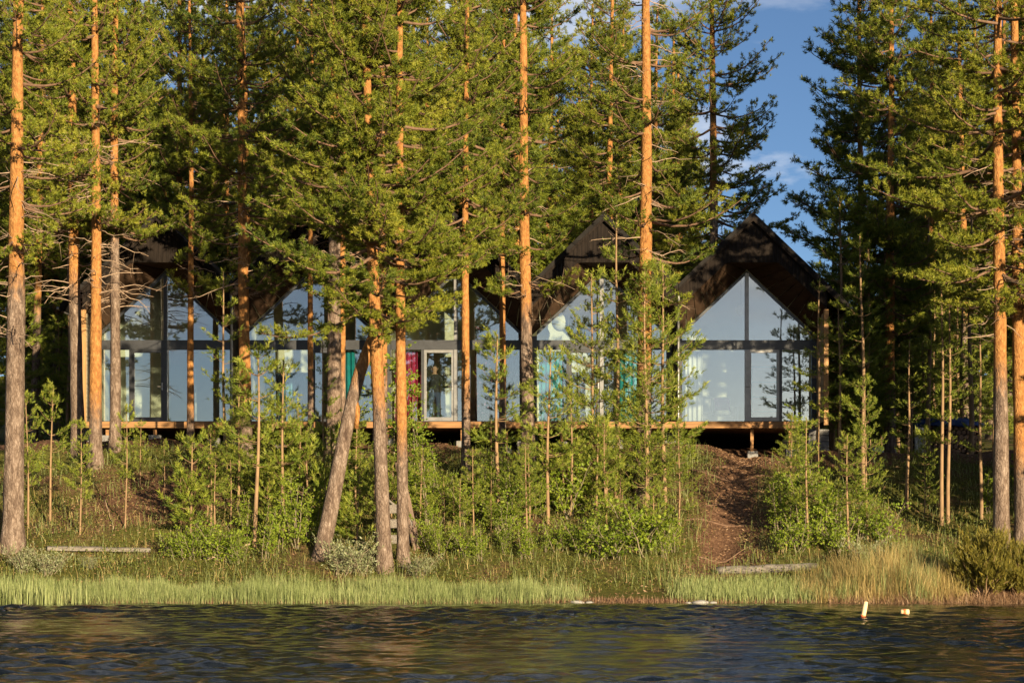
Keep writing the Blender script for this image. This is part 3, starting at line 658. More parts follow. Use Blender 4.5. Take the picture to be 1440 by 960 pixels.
HERO = [  # base px, base py, px at top of photo, width px, crown, height, rotation, orange from, crown scale, lift, label
 (18, 772, 28, 29, 'high', 19.5, 0.3, 6.6, (1, 1, 1), .3, 'tall pine with thick grey lower trunk at the far left by the shore'),
 (110, 640, 97, 19, 'high', 18, 1.9, 4.8, (.9, .9, 1), -.6, 'reddish pine trunk just left of the pale boarded cabin end'),
 (134, 656, 135, 18, 'high', 18, 3.3, 1.6, (.85, .85, 1), -.2, 'bright orange pine in front of the pale boarded cabin end'),
 (162, 632, 162, 16, 'high', 17, 4.6, 6.3, (.8, .8, 1), -.9, 'grey-pink pine in front of the left pane of the leftmost cabin'),
 (268, 628, 268, 10, 'tier', 15.5, 2.2, 1.0, (.62, .62, .86), .3, 'slim dark red pine crossing the right pane of the leftmost cabin'),
 (347, 646, 335, 17, 'tier', 18, .6, 1.5, (1.05, 1.05, 1), -.1, 'orange pine with flat foliage tiers between the first and second cabins'),
 (541, 803, 512, 21, 'broad', 19, .5, 4.0, (1, 1, 1), -.1, 'slightly leaning pine at the shore, left of the plank steps'),
 (567, 797, 560, 17, 'broad2', 19, 2.0, 3.0, (1, 1, 1), .5, 'straight orange pine at the shore with plank steps against it'),
 (655, 672, 655, 13, 'broad2', 16, 3.9, 2.2, (.72, .72, .86), .3, 'slim orange pine in front of the middle cabin, right of its door'),
 (743, 652, 734, 19, 'tier', 18.5, 4.1, 4.2, (.95, .95, 1), .0, 'orange pine between the middle cabin and the teal curtain'),
 (905, 694, 909, 23, 'sparse', 19.5, .9, 3.2, (1, 1, 1), -.2, 'tall bright orange pine with sparse limbs, behind the dense young pine'),
 (1408, 786, 1404, 23, 'long', 18.5, 2.6, 4.5, (.95, .95, 1), -.1, 'thick mottled pine near the right edge, left of a second trunk'),
 (1438, 770, 1424, 21, 'long', 19, .2, 2.2, (1, 1, 1), .3, 'orange pine at the right edge of the photo by the shore'),
]
for k, (bx, by, tx, w, key, H, rot, og, cs, cz, lab) in enumerate(HERO):
    p = base(bx, by); pine(p, w, lean_to(p, tx), key, lab, H, rot, og, 100 + k, cs, cz=cz)
def at_depth(px, Y): x = (px - 720) / FPX * Y; return Vector((x, Y, g(x, Y)))
BEHIND = [  # px, distance, width px, crown, rotation, scale, height, lift, lean px, label
 (1003, 71, 16, 'broad', 2.4, (.97, .97, 1.0), 20, .6, 0, 'grey-brown pine rising behind the roof of the rightmost cabin'),
 (1210, 66, 13, 'dark', 1.0, (1.05, 1.05, 1), 18.5, .3, 0, 'dense dark pine right of the sky gap, behind the rightmost cabin'),
 (1252, 62.5, 15, 'dark', 3.0, (.85, .85, 1), 18, 1.4, 0, 'shaded red-brown pine beside the blue tarp woodpile'),
 (470, 58.2, 22, 'broad', 5.0, (.8, .8, 1), 18.5, 1.0, 2, 'thick dark pine in front of the second cabin, left of the leaning trunk'),
 (481, 58.6, 11, 'high', 1.2, (.7, .7, 1), 17, .5, 0, 'thin dark red pine close behind the thick dark trunk'),
 (437, 58.0, 9, 'tier', 5.2, (.6, .6, .9), 15.5, 1.2, 0, 'thin dark pine crossing the middle of the second cabin'),
 (707, 58.4, 10, 'tier', 2.9, (.65, .65, .92), 16.5, 1.4, 0, 'thin dark pine crossing the right side of the middle cabin'),
 (538, 57.5, 14, 'high', .2, (.8, .8, 1), 17.5, .3, 0, 'red pine half hidden behind the two shore pines'),
]
for k, (px, Y, w, key, rot, cs, H, cz, ln, lab) in enumerate(BEHIND):
    pine(at_depth(px, Y), w, (0, 0, 0), key, lab, H, rot, 2.2 if px not in (1003, 470) else 9., 140 + k, cs, cz=cz, dead=key != 'dark')
# forest behind the cabins (clear of the gap where the sky shows)
keys = ['dark', 'broad', 'tier', 'dark', 'high', 'broad2', 'long', 'dark']
rnd2 = random.Random(21); spots = []
for row, (Y, step) in enumerate(((71, 100), (80, 95), (92, 85), (106, 75), (124, 62), (142, 52))):
    px = -140 + 30 * row
    while px < 1600:
        px += step * rnd2.uniform(.7, 1.3); yy = Y + rnd2.uniform(-3, 4)
        if 985 < px < 1285: continue
        if row == 0 and 960 < px < 1300: continue
        spots.append((px, yy))
for k, (px, Y) in enumerate(spots):
    s = rnd2.uniform(.9, 1.2)
    zone = 'left of the cabins' if px < 150 else ('behind the cabin roofs' if px < 1000 else 'right of the cabins')
    pine(at_depth(px, Y), rnd2.uniform(11, 17), (rnd2.uniform(-.02, .02), rnd2.uniform(-.02, .02), 0), keys[k % 8], f'shaded pine in the dense forest {zone}', 18.5 * s, rnd2.random() * 6.28,
         5., 300 + k, (s, s, s * rnd2.uniform(.95, 1.1)), group=f'forest pines {zone}', dead=False)
# shore wood goes on out of view; right-hand pines added to cast shade
for k, (x, Y, s) in enumerate(((15.8, 50.5, 1), (18.5, 48.5, 1.05), (20.5, 51, 1.1), (17, 54, .95), (22, 47.5, 1.1), (18.6, 57, 1), (16, 59.5, 1.), (14.8, 53.2, .8), (16.2, 47.6, .85), (-15.5, 51, 1), (-17.5, 55, 1.05), (-20, 50, 1))):
    pine(Vector((x, Y, g(x, Y))), 20, (0, rnd2.uniform(-.02, .02), 0), 'dark' if x > 0 else 'broad', 'unseen pine on the shore just beyond the ' + ('right' if x > 0 else 'left') + ' edge of the photo', 18.5 * s, k * 1.1, 4.5, 500 + k, (s, s, s),
         group='shore pines beyond the ' + ('right' if x > 0 else 'left') + ' edge', dead=False)
# leaning broken trunk
lt = thing('leaning_pine', 'leaning grey pine trunk, crooked, with an orange upper half', 'pine tree', tuple(base(450, 786)))
p0 = lt.location; pl = []
for px, py in ((446, 800), (452, 775), (463, 720), (474, 660), (485, 600), (493, 560), (503, 520), (514, 488), (524, 462), (536, 425), (545, 390), (552, 350), (556, 300)):
    pl.append(P(px, py, p0.y + .0) - p0)
pl = np.array(pl); rr = np.array([14, 12.2, 11.2, 10.6, 9.8, 9.2, 8.8, 8.2, 7.4, 6.6, 5.8, 5, 4]) * p0.y / FPX
pl[:, 1] += np.linspace(0, 1.4, len(pl))
obj('trunk', Geo().tube(pl, rr, 14, a=np.clip((pl[:, 2] - 4.4) / 1.6 + .5, 0, 1), cap=True).mesh('trunk', M['bark'], True, 'orange'), lt)
b = pl[5]; obj('branch_stub', Geo().tube([b + (.03, 0, 0), b + (.12, -.05, -.25), b + (.10, -.06, -.7)], [.1, .085, .05], 8, cap=True, a=1.).mesh('branch_stub', M['bark'], True, 'orange'), lt)

# ------------------------------------------------------------------ young pines
def young(seed, H, rad, z0, dz=.36, nb=(4, 6), e=18, dens=1.0, size=1.0, sub=.10, tone=.0):
    rng = np.random.default_rng(seed); tem = tuft_templates(rng, needles=12, ln=.08, w=.0145, shaft=.085, spread=.95)
    li, tf = Geo(), []; z = z0
    while z < H - .1:
        t = (z - z0) / (H - z0)
        for _ in range(rng.integers(nb[0], nb[1] + 1)):
            L = (rad * (1 - t) ** .75 + .13) * rng.uniform(.6, 1.15) * (.75 if t < .12 else 1); az = rng.random() * 6.283; el = R(e + 28 * t + rng.normal(0, 6)); n = 5; s = np.linspace(0, 1, n)
            pts = np.stack([math.cos(az) * L * s, math.sin(az) * L * s, z + rng.normal(0, .03) + L * s * math.tan(el) * .75 + .16 * L * s ** 2.5 - .08 * L * np.sin(s * 3.14)], -1)
            li.tube(pts, .009 * (1 - .7 * s) * (.6 + L), 4)
            m = max(4, int(L * dens / .028)); ss = .22 + .8 * rng.random(m); ss = np.clip(ss, 0, 1); k = np.minimum(n - 2, (ss * (n - 1)).astype(int)); f = (ss * (n - 1) - k)[:, None]
            p = pts[k] * (1 - f) + pts[k + 1] * f; lat = np.array((-math.sin(az), math.cos(az), 0)); tg = pts[k + 1] - pts[k]; tg /= np.linalg.norm(tg, axis=1)[:, None]
            wid = L * .32 * (1.1 - ss) + .03
            off = rng.normal(0, 1, m) * wid; p = p + lat * off[:, None] + tg * np.abs(off)[:, None] * .5 + rng.normal(0, .02, (m, 3))
            d = tg + lat * (off / (wid + .02))[:, None] * .6 + rng.normal(0, .3, (m, 3)) + UP * .35
            tf.append((p, d, size * rng.uniform(.75, 1.2, m), np.clip(rng.normal(.45 + tone, .17, m), 0, 1)))
            tf.append((pts[-1:], tg[-1:] * 0 + (pts[-1] - pts[-2])[None] * 5 + UP * .6, np.array([1.35 * size]), np.array([.85])))
        z += dz * rng.uniform(.8, 1.2)
    m = 10; zz = np.linspace(H - .4, H, m); tf.append((np.stack([zz * 0, zz * 0, zz], -1), np.tile(UP, (m, 1)) + rng.normal(0, .25, (m, 3)), np.full(m, size), np.full(m, .75)))
    bz = rng.random() * 6; zz = np.linspace(-.15, H, 14); st = Geo().tube(np.stack([.02 * np.sin(zz * 1.3 + bz), .02 * np.sin(zz + bz), zz], -1), (.012 + .0058 * H) * (1 - .8 * np.clip(zz / H, 0, 1)) + .004, 8)
    return st.mesh('trunk', M['stem'], True), li.mesh('limbs', M['stem'], True), foliage_mesh('crown', tf, rng, tem, M['needle_young']), H
YG = {
 'slim': young(31, 4.2, .62, 1.3, dz=.42, nb=(3, 5)),
 'slim2': young(32, 4.2, .55, 1.7, dz=.46, nb=(3, 5)),
 'bushy': young(33, 6.2, 1.15, .7, dz=.40, nb=(5, 6), sub=.09),
 'bushy2': young(34, 5.4, .95, .8, dz=.42, nb=(4, 6)),
 'tall': young(35, 7.2, .60, 2.4, dz=.62, nb=(3, 4), dens=.9),
 'small': young(36, 1.9, .42, .3, dz=.27, nb=(3, 5)),
}
def young_pine(px, by, ty, key, label, rot=None, wide=1., group=None):
    p = base(px, by); H = (P(px, ty, p.y).z - p.z); st, li, fo, h0 = YG[key]; s = H / h0
    t = thing('young_pine', label, 'young pine', tuple(p), (rnd.uniform(-.015, .015), rnd.uniform(-.02, .02), rnd.random() * 6.28), group, (s * wide, s * wide, s))
    obj('trunk', st, t); tag(obj('limbs', li, t), kind='stuff'); obj('crown', fo, t); return t
for a in [
 (40, 742, 552, 'slim', 'young pine with thin pale stem, nearest right of the far-left trunk', .9),
 (70, 738, 541, 'slim2', 'young pine with forked tufts against the dark wood at left', 1.),
 (113, 752, 590, 'slim', 'thin young pine below the reddish trunk at left', .9),
 (177, 742, 570, 'slim2', 'thin young pine just right of the grey-pink trunk', .8),
 (197, 690, 592, 'slim', 'short young pine under the left deck edge, by the concrete block', .9),
 (232, 722, 620, 'slim2', 'bare-stemmed young pine at the red soil patch', .75),
 (254, 738, 668, 'small', 'small young pine right of the red soil patch', .8),
 (297, 738, 608, 'slim', 'young pine below the deck left of the tall dark-stemmed one', 1.25),
 (317, 702, 382, 'tall', 'tall young pine at the right edge of the leftmost cabin', 1.15),
 (335, 720, 520, 'bushy2', 'spreading young pine in front of the orange tiered pine', 1.25),
 (360, 772, 486, 'slim2', 'young pine with long pale stem, left of the second cabin panes', 1.25),
 (398, 748, 508, 'slim', 'young pine in front of the pale blue curtain', 1.2),
 (420, 712, 570, 'bushy2', 'low spreading young pine under the second cabin', 1.3),
 (456, 690, 452, 'tall', 'young pine with thin pale stem left of the leaning trunk', 1.),
 (432, 752, 620, 'small', 'small young pine beside the leaning trunk', 1.1),
 (500, 724, 560, 'bushy2', 'young pine between the leaning trunk and the shore pine', 1.1),
 (700, 724, 470, 'slim2', 'young pine with raised side branches in front of the middle cabin', 1.35),
 (690, 702, 590, 'bushy2', 'low spreading young pine below the floral curtain', 1.3),
 (770, 738, 490, 'slim', 'young pine in front of the teal curtain', 1.15),
 (745, 742, 610, 'bushy2', 'squat young pine under the deck, left of the teal curtain', 1.2),
 (803, 728, 548, 'slim', 'young pine just right of the teal curtain', 1.2),
 (832, 698, 384, 'bushy2', 'tall young pine left of the mullion in the cabin beside the teal curtain', 1.05),
 (852, 748, 590, 'slim2', 'thin short young pine between the two tall ones', 1.),
 (868, 706, 300, 'tall', 'very tall thin young pine reaching the gable boards', 1.1),
 (911, 726, 372, 'bushy', 'dense bushy young pine in front of the tall bright orange trunk', 1.05),
 (935, 706, 372, 'bushy2', 'young pine at the left edge of the rightmost cabin', 1.15),
 (955, 738, 590, 'bushy2', 'low young pine left of the earth path', 1.1),
 (1112, 724, 585, 'bushy2', 'light green young pine right of the earth path', 1.2),
 (1150, 668, 395, 'tall', 'young pine in front of the right eave of the rightmost cabin', 1.3),
 (1182, 676, 420, 'tall', 'thin young pine beside the right eave', 1.3),
 (1220, 760, 535, 'bushy2', 'bright young pine with twin pale stems right of the path', .95),
 (1216, 700, 330, 'tall', 'tall thin shaded young pine behind the bright one', 1.2),
 (1276, 716, 480, 'tall', 'shaded young pine left of the woodpile', 1.4),
 (1325, 738, 385, 'tall', 'left one of the two close thin stems in front of the woodpile', 1.1),
 (1334, 736, 395, 'tall', 'right one of the two close thin stems in front of the woodpile', 1.1),
 (1380, 730, 440, 'tall', 'thin shaded young pine left of the thick mottled trunk', 1.2),
 (1136, 768, 590, 'slim', 'slim young pine standing in the leafy clump right of the path', 1.2),
 (1192, 772, 612, 'slim2', 'slim young pine at the right side of the leafy clump', 1.3),
 (1300, 728, 600, 'bushy2', 'low shaded young pine in front of the woodpile', 1.),
]: young_pine(a[0], a[1], a[2], a[3], a[4], None, a[5])
for k in range(46):
    px = rnd.uniform(590, 975) if k % 2 else rnd.uniform(270, 560); by = rnd.uniform(690, 775)
    z = 'right of' if k % 2 else 'left of'
    young_pine(px, by, by - rnd.uniform(60, 150), rnd.choice(['small', 'slim2', 'slim']), f'small young pine in the thicket {z} the shore pines', None, 1.1, f'small pines in the thicket {z} the shore pines')

# understorey in the dark wood
for k in range(64):
    px = rnd.choice([rnd.uniform(1165, 1480), rnd.uniform(1180, 1300), rnd.uniform(-60, 125)]); Y = rnd.uniform(61, 84) if px > 600 else rnd.uniform(70, 92); p = at_depth(px, Y)
    st, li, fo, h0 = YG[rnd.choice(['bushy', 'bushy2', 'tall'])]; s = rnd.uniform(.7, 1.25)
    side = 'right' if px > 600 else 'left'
    t = thing('young_pine', f'dim young pine in the shaded wood at the {side} of the cabins', 'young pine', tuple(p), (0, 0, rnd.random() * 6), f'understorey pines at the {side}', (s * 1.3, s * 1.3, s))
    obj('trunk', st, t); tag(obj('limbs', li, t), kind='stuff'); obj('crown', fo, t)
for k in range(14):  # bushy pines added out of view to deepen the shade at right
    Y = rnd.uniform(48.5, 57); x = .25 * Y + 1.3 + rnd.random() * 4.5
    st, li, fo, h0 = YG[rnd.choice(['bushy', 'bushy2'])]; s = rnd.uniform(.8, 1.2)
    t = thing('young_pine', 'unseen bushy young pine added for shade beyond the right edge', 'young pine', (x, Y, g(x, Y)), (0, 0, rnd.random() * 6), 'unseen young pines added for shade', (s * 1.3, s * 1.3, s))
    obj('trunk', st, t); tag(obj('limbs', li, t), kind='stuff'); obj('crown', fo, t)
# ------------------------------------------------------------------ leafy shrubs
def leaf_template(w=.55, fold=.25):
    V = np.array([(0, 0, 0), (-w / 2, fold * w * .5, .45), (w / 2, fold * w * .5, .45), (0, 0, 1.)]); return V, np.array([(0, 1, 3), (0, 3, 2)])
def place_leaves(pos, dirs, size, rng, w=.55):
    LV, LT = leaf_template(w); d = dirs / (np.linalg.norm(dirs, axis=1)[:, None] + 1e-9)
    r = rng.normal(size=d.shape); u = np.cross(d, r); u /= np.linalg.norm(u, axis=1)[:, None] + 1e-9; v = np.cross(d, u)
    W = pos[:, None] + size[:, None, None] * (LV[None, :, 0:1] * u[:, None] + LV[None, :, 1:2] * v[:, None] + LV[None, :, 2:3] * d[:, None])
    n = len(pos); T = (np.arange(n)[:, None, None] * 4 + LT[None]).reshape(-1, 3); return W.reshape(-1, 3), T
def shrub(seed, H, spread, stems, mat='leaf', leaf=.06, nleaf=900, w=.7, up=.3, first=.12):
    rng = np.random.default_rng(seed); st = Geo(); pp, dd = [], []
    for k in range(stems):
        az = rng.random() * 6.283; h = H * rng.uniform(.6, 1.05); o = spread * rng.uniform(.2, 1); n = 7; s = np.linspace(0, 1, n)
        bx = rng.normal(0, .07, 2) * (stems > 1)
        pts = np.stack([bx[0] + math.cos(az) * o * s ** 1.3, bx[1] + math.sin(az) * o * s ** 1.3, h * s - .08], -1) + np.cumsum(rng.normal(0, .018, (n, 3)), 0) * (s > 0)[:, None]
        st.tube(pts, (.006 + .0045 * h) * (1 - .8 * s) + .002, 5)
        nb = int(5 + h * 7)
        for q in range(nb):
            sq = first + (1 - first) * (q + rng.random()) / nb; i = min(n - 2, int(sq * (n - 1))); f = sq * (n - 1) - i; p = pts[i] * (1 - f) + pts[i + 1] * f
            a = rng.random() * 6.283; l = (.14 + .2 * spread * (1.15 - sq)) * rng.uniform(.6, 1.5) * (1 + .15 * h); d = np.array((math.cos(a), math.sin(a), rng.uniform(.1, .9)))
            e = p + d * l; st.tube([p, (p + e) / 2 + UP * .02, e], [.004, .003, .0015], 3)
            m = max(2, int(nleaf / (stems * nb))); ss = rng.uniform(.15, 1.08, m)
            pp.append(p + (e - p) * ss[:, None] + rng.normal(0, .028, (m, 3))); dd.append(d * .6 + rng.normal(0, .6, (m, 3)) + UP * up)
    p, d = np.concatenate(pp), np.concatenate(dd); V, T = place_leaves(p, d, leaf * rng.uniform(.65, 1.25, len(p)), rng, w)
    return st.mesh('stems', M['birchstem'], True), mk_mesh('foliage', V, T, mat=M[mat], attrs={'tint': np.repeat(np.clip(rng.normal(.45, .2, len(p)), 0, 1), 4)}), H
SH = {
 'birch': shrub(41, 1.8, .45, 5, nleaf=1100), 'birch2': shrub(42, 1.7, .6, 6, nleaf=1300), 'aspen': shrub(43, 2.0, .4, 4, leaf=.075, nleaf=800, w=.85),
 'tallbirch': shrub(44, 4.6, .55, 3, leaf=.07, nleaf=1900, w=.8), 'willow': shrub(45, .75, .55, 12, 'willow', .06, 1100, .35, .6), 'low': shrub(46, .8, .5, 9, leaf=.055, nleaf=1000),
}
def bush(px, by, h, key, label, group=None, name='leafy_shrub', cat='shrub'):
    p = base(px, by); st, fo, h0 = SH[key]; s = h / h0
    t = thing(name, label, cat, tuple(p), (0, 0, rnd.random() * 6.28), group, (s * rnd.uniform(.9, 1.25), s * rnd.uniform(.9, 1.25), s))
    obj('stems', st, t); obj('foliage', fo, t); return t
gA, gB, gC = 'leafy bushes on the bank left of the leaning trunk', 'leafy bushes on the bank between the steps and the path', 'leafy bushes right of the earth path'
for px, by, h, k in ((262, 786, .8, 'low'), (290, 788, 1.0, 'birch2'), (315, 790, 1.0, 'low'), (338, 792, .9, 'birch2'), (372, 786, 1.3, 'birch'), (395, 776, 1.5, 'aspen'), (418, 770, 1.7, 'birch'), (436, 764, 1.5, 'aspen'), (350, 760, 1.2, 'birch'), (280, 770, .7, 'low'), (242, 782, .6, 'low')):
    bush(px, by, h, k, 'leafy bright green bush on the bank left of the leaning trunk', gA)
for k in range(32):
    px = 600 + 360 * (k % 20 + rnd.random()) / 20; by = rnd.uniform(765, 794) if k < 20 else rnd.uniform(705, 755)
    bush(px, by, rnd.uniform(.6, 1.4) if k < 20 else rnd.uniform(1.0, 1.7), rnd.choice(['birch', 'birch2', 'aspen', 'low']), 'yellow-green leafy bush massed on the bank between steps and path', gB)
for px, by, h, k in ((1096, 750, 1.8, 'birch'), (1118, 748, 2.2, 'birch2'), (1142, 752, 2.6, 'birch'), (1160, 756, 2.3, 'aspen'), (1185, 758, 2.0, 'birch2'), (1206, 762, 1.7, 'birch'), (1240, 764, 1.3, 'low'), (1130, 772, 1.2, 'low'), (1175, 776, 1.1, 'low'), (1100, 775, .8, 'low')):
    bush(px, by, h * .8, k, 'leafy green bush in the clump right of the earth path', gC)
bush(548, 716, 5.2, 'tallbirch', 'tall leafy young birch behind the two shore pines', name='birch_tree', cat='birch')
bush(584, 728, 4.0, 'tallbirch', 'leafy young birch right of the plank steps', name='birch_tree', cat='birch')
bush(603, 742, 3.2, 'tallbirch', 'shorter leafy young birch in front of the magenta curtain', name='birch_tree', cat='birch')
bush(720, 740, 2.2, 'tallbirch', 'slender young birch below the middle cabin', name='birch_tree', cat='birch')
bush(1128, 700, 2.6, 'tallbirch', 'slender young birch right of the path, against the dark wood', name='birch_tree', cat='birch')
bush(1436, 690, 1.6, 'aspen', 'bright leaf sprays against the trunk at the right edge')
bush(1390, 720, 1.2, 'aspen', 'bright leafy bush just left of the thick mottled trunk')
for px, by, h, lab in ((28, 806, .75, 'grey-green willow bush at the foot of the far-left pine'), (66, 808, .65, 'grey-green willow bush right of the far-left pine'), (128, 800, .35, 'small grey-green willow tuft below the grey plank'),
                       (478, 806, .95, 'grey-green willow bush at the foot of the leaning trunk'), (508, 810, .75, 'grey-green willow bush left of the two shore pines'), (592, 812, .6, 'grey-green willow bush right of the two shore pines'), (1225, 806, .9, 'grey-green willow bush in the dry grass')):
    bush(px, by, h, 'willow', lab, name='willow_shrub')
# juniper at the right
rng = np.random.default_rng(51); li, tf = Geo(), []; tem = tuft_templates(rng, needles=9, ln=.07, w=.012, shaft=.12, spread=.6)
for k in range(70):
    az = rng.random() * 6.283; h = rng.uniform(.35, 1.25); o = rng.uniform(.15, 1.0) * (1.15 - .5 * h); n = 6; s = np.linspace(0, 1, n)
    pts = np.stack([math.cos(az) * o * s, math.sin(az) * o * s * .8, h * s ** .9 - .05], -1) + np.cumsum(rng.normal(0, .02, (n, 3)), 0)
    li.tube(pts, .02 * (1 - .8 * s) + .003, 4); m = 60; ss = .35 + .65 * rng.random(m) ** .7; i = np.minimum(n - 2, (ss * (n - 1)).astype(int)); f = (ss * (n - 1) - i)[:, None]
    p = pts[i] * (1 - f) + pts[i + 1] * f + rng.normal(0, .06, (m, 3)); tf.append((p, (pts[-1] - pts[0]) + rng.normal(0, .35, (m, 3)) + UP * .5, rng.uniform(.8, 1.3, m), np.clip(rng.normal(.5, .2, m), 0, 1)))
jm, jf = li.mesh('stems', M['stem'], True), foliage_mesh('foliage', tf, rng, tem, M['juniper'])
for px, by, s, lab in ((1385, 838, 1.2, 'olive juniper bush hanging over the water at the right'), (1432, 836, .95, 'juniper bush cut by the right edge of the photo')):
    t = thing('juniper_shrub', lab, 'juniper', tuple(base(px, by)), (0, 0, s * 3), scale=(s, s, s)); obj('stems', jm, t); obj('foliage', jf, t)

# ------------------------------------------------------------------ grass and ground cover
def blades(name, x, y, h, lean, width, mat, rng, tint, label, cat='grass', z=None):
    n = len(x); z = ground(x, y) - .03 if z is None else z; az = rng.random(n) * 6.283; dx, dy = np.cos(az), np.sin(az); fa = rng.random(n) * 6.283
    p = np.stack([x, y, z], -1); W = np.stack([np.cos(fa), np.sin(fa), fa * 0], -1) * width[:, None] * .5; D = np.stack([dx * lean, dy * lean, h * 0], -1)
    m = p + D * .35 + UP * (h * .58)[:, None]; tip = p + D + UP * (h * (1 - .25 * (lean / h) ** 2))[:, None]
    V = np.stack([p - W, p + W, m - W * .75, m + W * .75, tip], 1).reshape(-1, 3); o = np.arange(n)[:, None, None] * 5
    T = (o + np.array([(0, 1, 3), (0, 3, 2), (2, 3, 4)])[None]).reshape(-1, 3)
    return tag(obj(name, mk_mesh(name, V, T, mat=mat, attrs={'tint': np.repeat(np.clip(tint, 0, 1), 5)})), label, cat, kind='stuff')
rng = np.random.default_rng(61)
def shore_x(px): return (px - 720) / FPX * 46.5
n = 62000; x = rng.uniform(-13.5, shore_x(838), n); d = rng.beta(1.3, 1.7, n) * 1.85 - .1
clump = np.sin(x * 2.1) + np.sin(x * 5.3 + 1) + np.sin(x * 11.7 + 2); keep = (rng.random(n) < np.clip((shore_x(838) - x) / 2.2, 0, 1)) & (rng.random(n) < .7 + .17 * clump + .2 * np.sin(x * 3.3 + d * 5)); x, d = x[keep], d[keep]; n = len(x)
h = (.13 + .31 * rng.random(n) ** .8) * (1 + .25 * np.sin(x * .9 + 4 * d) + .12 * np.sin(x * 2.1 + 1) + .1 * np.sin(x * 6.1) + .06 * np.sin(x * 17)); 
blades('reed_grass', x, shore(x) + d, h, np.abs(rng.normal(0, .08, n)), rng.uniform(.005, .010, n), M['reed'], rng, rng.normal(.5, .25, n) + .08 * np.sin(x * 1.3), 'pale green reed grass along the shore, left and centre')
n = 1500; x = rng.uniform(-13.5, shore_x(150), n); d = -rng.random(n) ** 1.5 * 1.1; keep = rng.random(n) < np.clip((shore_x(150) - x) / 2, 0, 1); x, d = x[keep], d[keep]; n = len(x)
blades('water_reeds', x, shore(x) + d, rng.uniform(.35, .75, n) - d * .12, np.abs(rng.normal(0, .06, n)), rng.uniform(.01, .018, n), M['reed'], rng, rng.normal(.6, .15, n), 'reeds standing in the water at the lower left')
n = 9000; x = rng.uniform(shore_x(940), shore_x(1180), n); d = rng.uniform(.1, 2.2, n); keep = rng.random(n) < np.clip((x - shore_x(940)) / 1.0, .15, 1); x, d = x[keep], d[keep]; n = len(x)
blades('shore_grass', x, shore(x) + d, rng.uniform(.16, .38, n), np.abs(rng.normal(0, .08, n)), rng.uniform(.007, .014, n), M['reed'], rng, rng.normal(.45, .2, n), 'low green grass at the shore below the log')
cc = rng.uniform(shore_x(1135), shore_x(1350), 260); cd = rng.uniform(.1, 2.7, 260); ch = rng.uniform(.35, 1.0, 260) * (.5 + .6 * np.exp(-((cc - shore_x(1260)) / 1.4) ** 2)); ct = rng.normal(.5, .2, 260)
k = rng.integers(0, 260, 15000); n = len(k); c = cc[k] + rng.normal(0, .11, n); d = np.clip(cd[k] + rng.normal(0, .13, n), .03, 3); green = rng.random(260)[k] < .25
for sel, nm, mt, lab in ((~green, 'dry_grass', 'dry', 'tall straw-coloured grass on the bank right of the log'), (green, 'tall_grass', 'reed', 'green grass mixed into the straw-coloured clump right of the log')):
    m = sel.sum(); c2, d2 = c[sel], d[sel]
    blades(nm, c2, shore(c2) + d2, ch[k][sel] * rng.uniform(.45, 1.1, m), np.abs(rng.normal(0, .26, m)), rng.uniform(.005, .010, m), M[mt], rng, ct[k][sel] + rng.normal(-.1, .15, m), lab)
n = 7000; c = rng.uniform(-13.5, shore_x(1170), n); d = rng.uniform(-.15, .5, n)
blades('withered_shore_grass', c, shore(c) + d, rng.uniform(.05, .2, n), np.abs(rng.normal(0, .1, n)), rng.uniform(.006, .012, n), M['litter'], rng, rng.normal(.45, .25, n), 'brown withered grass stubble at the water line')
n = 5000; c = rng.uniform(shore_x(1160), 13.5, n); d = rng.uniform(-.12, .35, n)
blades('bank_edge_grass', c, shore(c) + d, rng.uniform(.1, .3, n), np.abs(rng.normal(0, .22, n)), rng.uniform(.007, .013, n), M['litter'], rng, rng.normal(.5, .25, n), 'brown withered grass hanging over the undercut bank at right')
def sparse(n, d0, d1, x0=-14, x1=14, thr=.62):
    x = rng.uniform(x0, x1, n); y = shore(x) + rng.uniform(d0, d1, n); s = soil_mask(x, y) + .06
    cl = .5 + .25 * np.sin(1.9 * x + 1.3 * y) + .25 * np.sin(2.7 * y - 1.6 * x + 2)
    k = (s < .16 + .25 * rng.random(n)) & (rng.random(n) < .25 + thr * cl) & (y < 58.8); return x[k], y[k]
x, y = sparse(26000, 1.5, 12.5); n = len(x)
blades('bank_grass', x, y, rng.uniform(.12, .42, n) * np.where(np.abs(x - 4.2) < 1.2, 1.5, 1), np.abs(rng.normal(0, .13, n)), rng.uniform(.006, .012, n), M['reed'], rng, rng.normal(.32, .2, n), 'grass growing among the bushes on the bank')
x, y = sparse(9000, 1.3, 8); n = len(x)
blades('withered_grass', x, y, rng.uniform(.12, .4, n), np.abs(rng.normal(0, .2, n)), rng.uniform(.006, .011, n), M['dry'], rng, rng.normal(.4, .2, n), 'withered brown grass scattered on the bank')
x, y = sparse(120000, 1.4, 13); n = len(x); hh = rng.random(n) * (.16 + .14 * (np.sin(x * 1.7 + y) > 0))
p = np.stack([x, y, ground(x, y) + hh], -1); V, T = place_leaves(p, rng.normal(0, .7, (n, 3)) + UP * .5, rng.uniform(.028, .06, n), rng, .65)
tag(obj('bilberry_cover', mk_mesh('bilberry_cover', V, T, mat=M['bilberry'], attrs={'tint': np.repeat(np.clip(rng.normal(.4, .2, n), 0, 1), 4)})), 'low green bilberry and heather covering the bank', 'ground cover', kind='stuff')
n = 24000; x = rng.uniform(-13.5, 13.5, n); y = rng.uniform(46.4, 60, n)
y2 = rng.uniform(48, 59.5, 7000); x = np.concatenate([x, path_x(y2) + rng.normal(0, .6, 7000), rng.normal(-9.3, 1.5, 4000)]); y = np.concatenate([y, y2, rng.normal(53.6, 1.4, 4000)]); n = len(x); p = np.stack([x, y, ground(x, y) + .006], -1); dr = rng.normal(0, 1, (n, 3)) * (1, 1, .15)
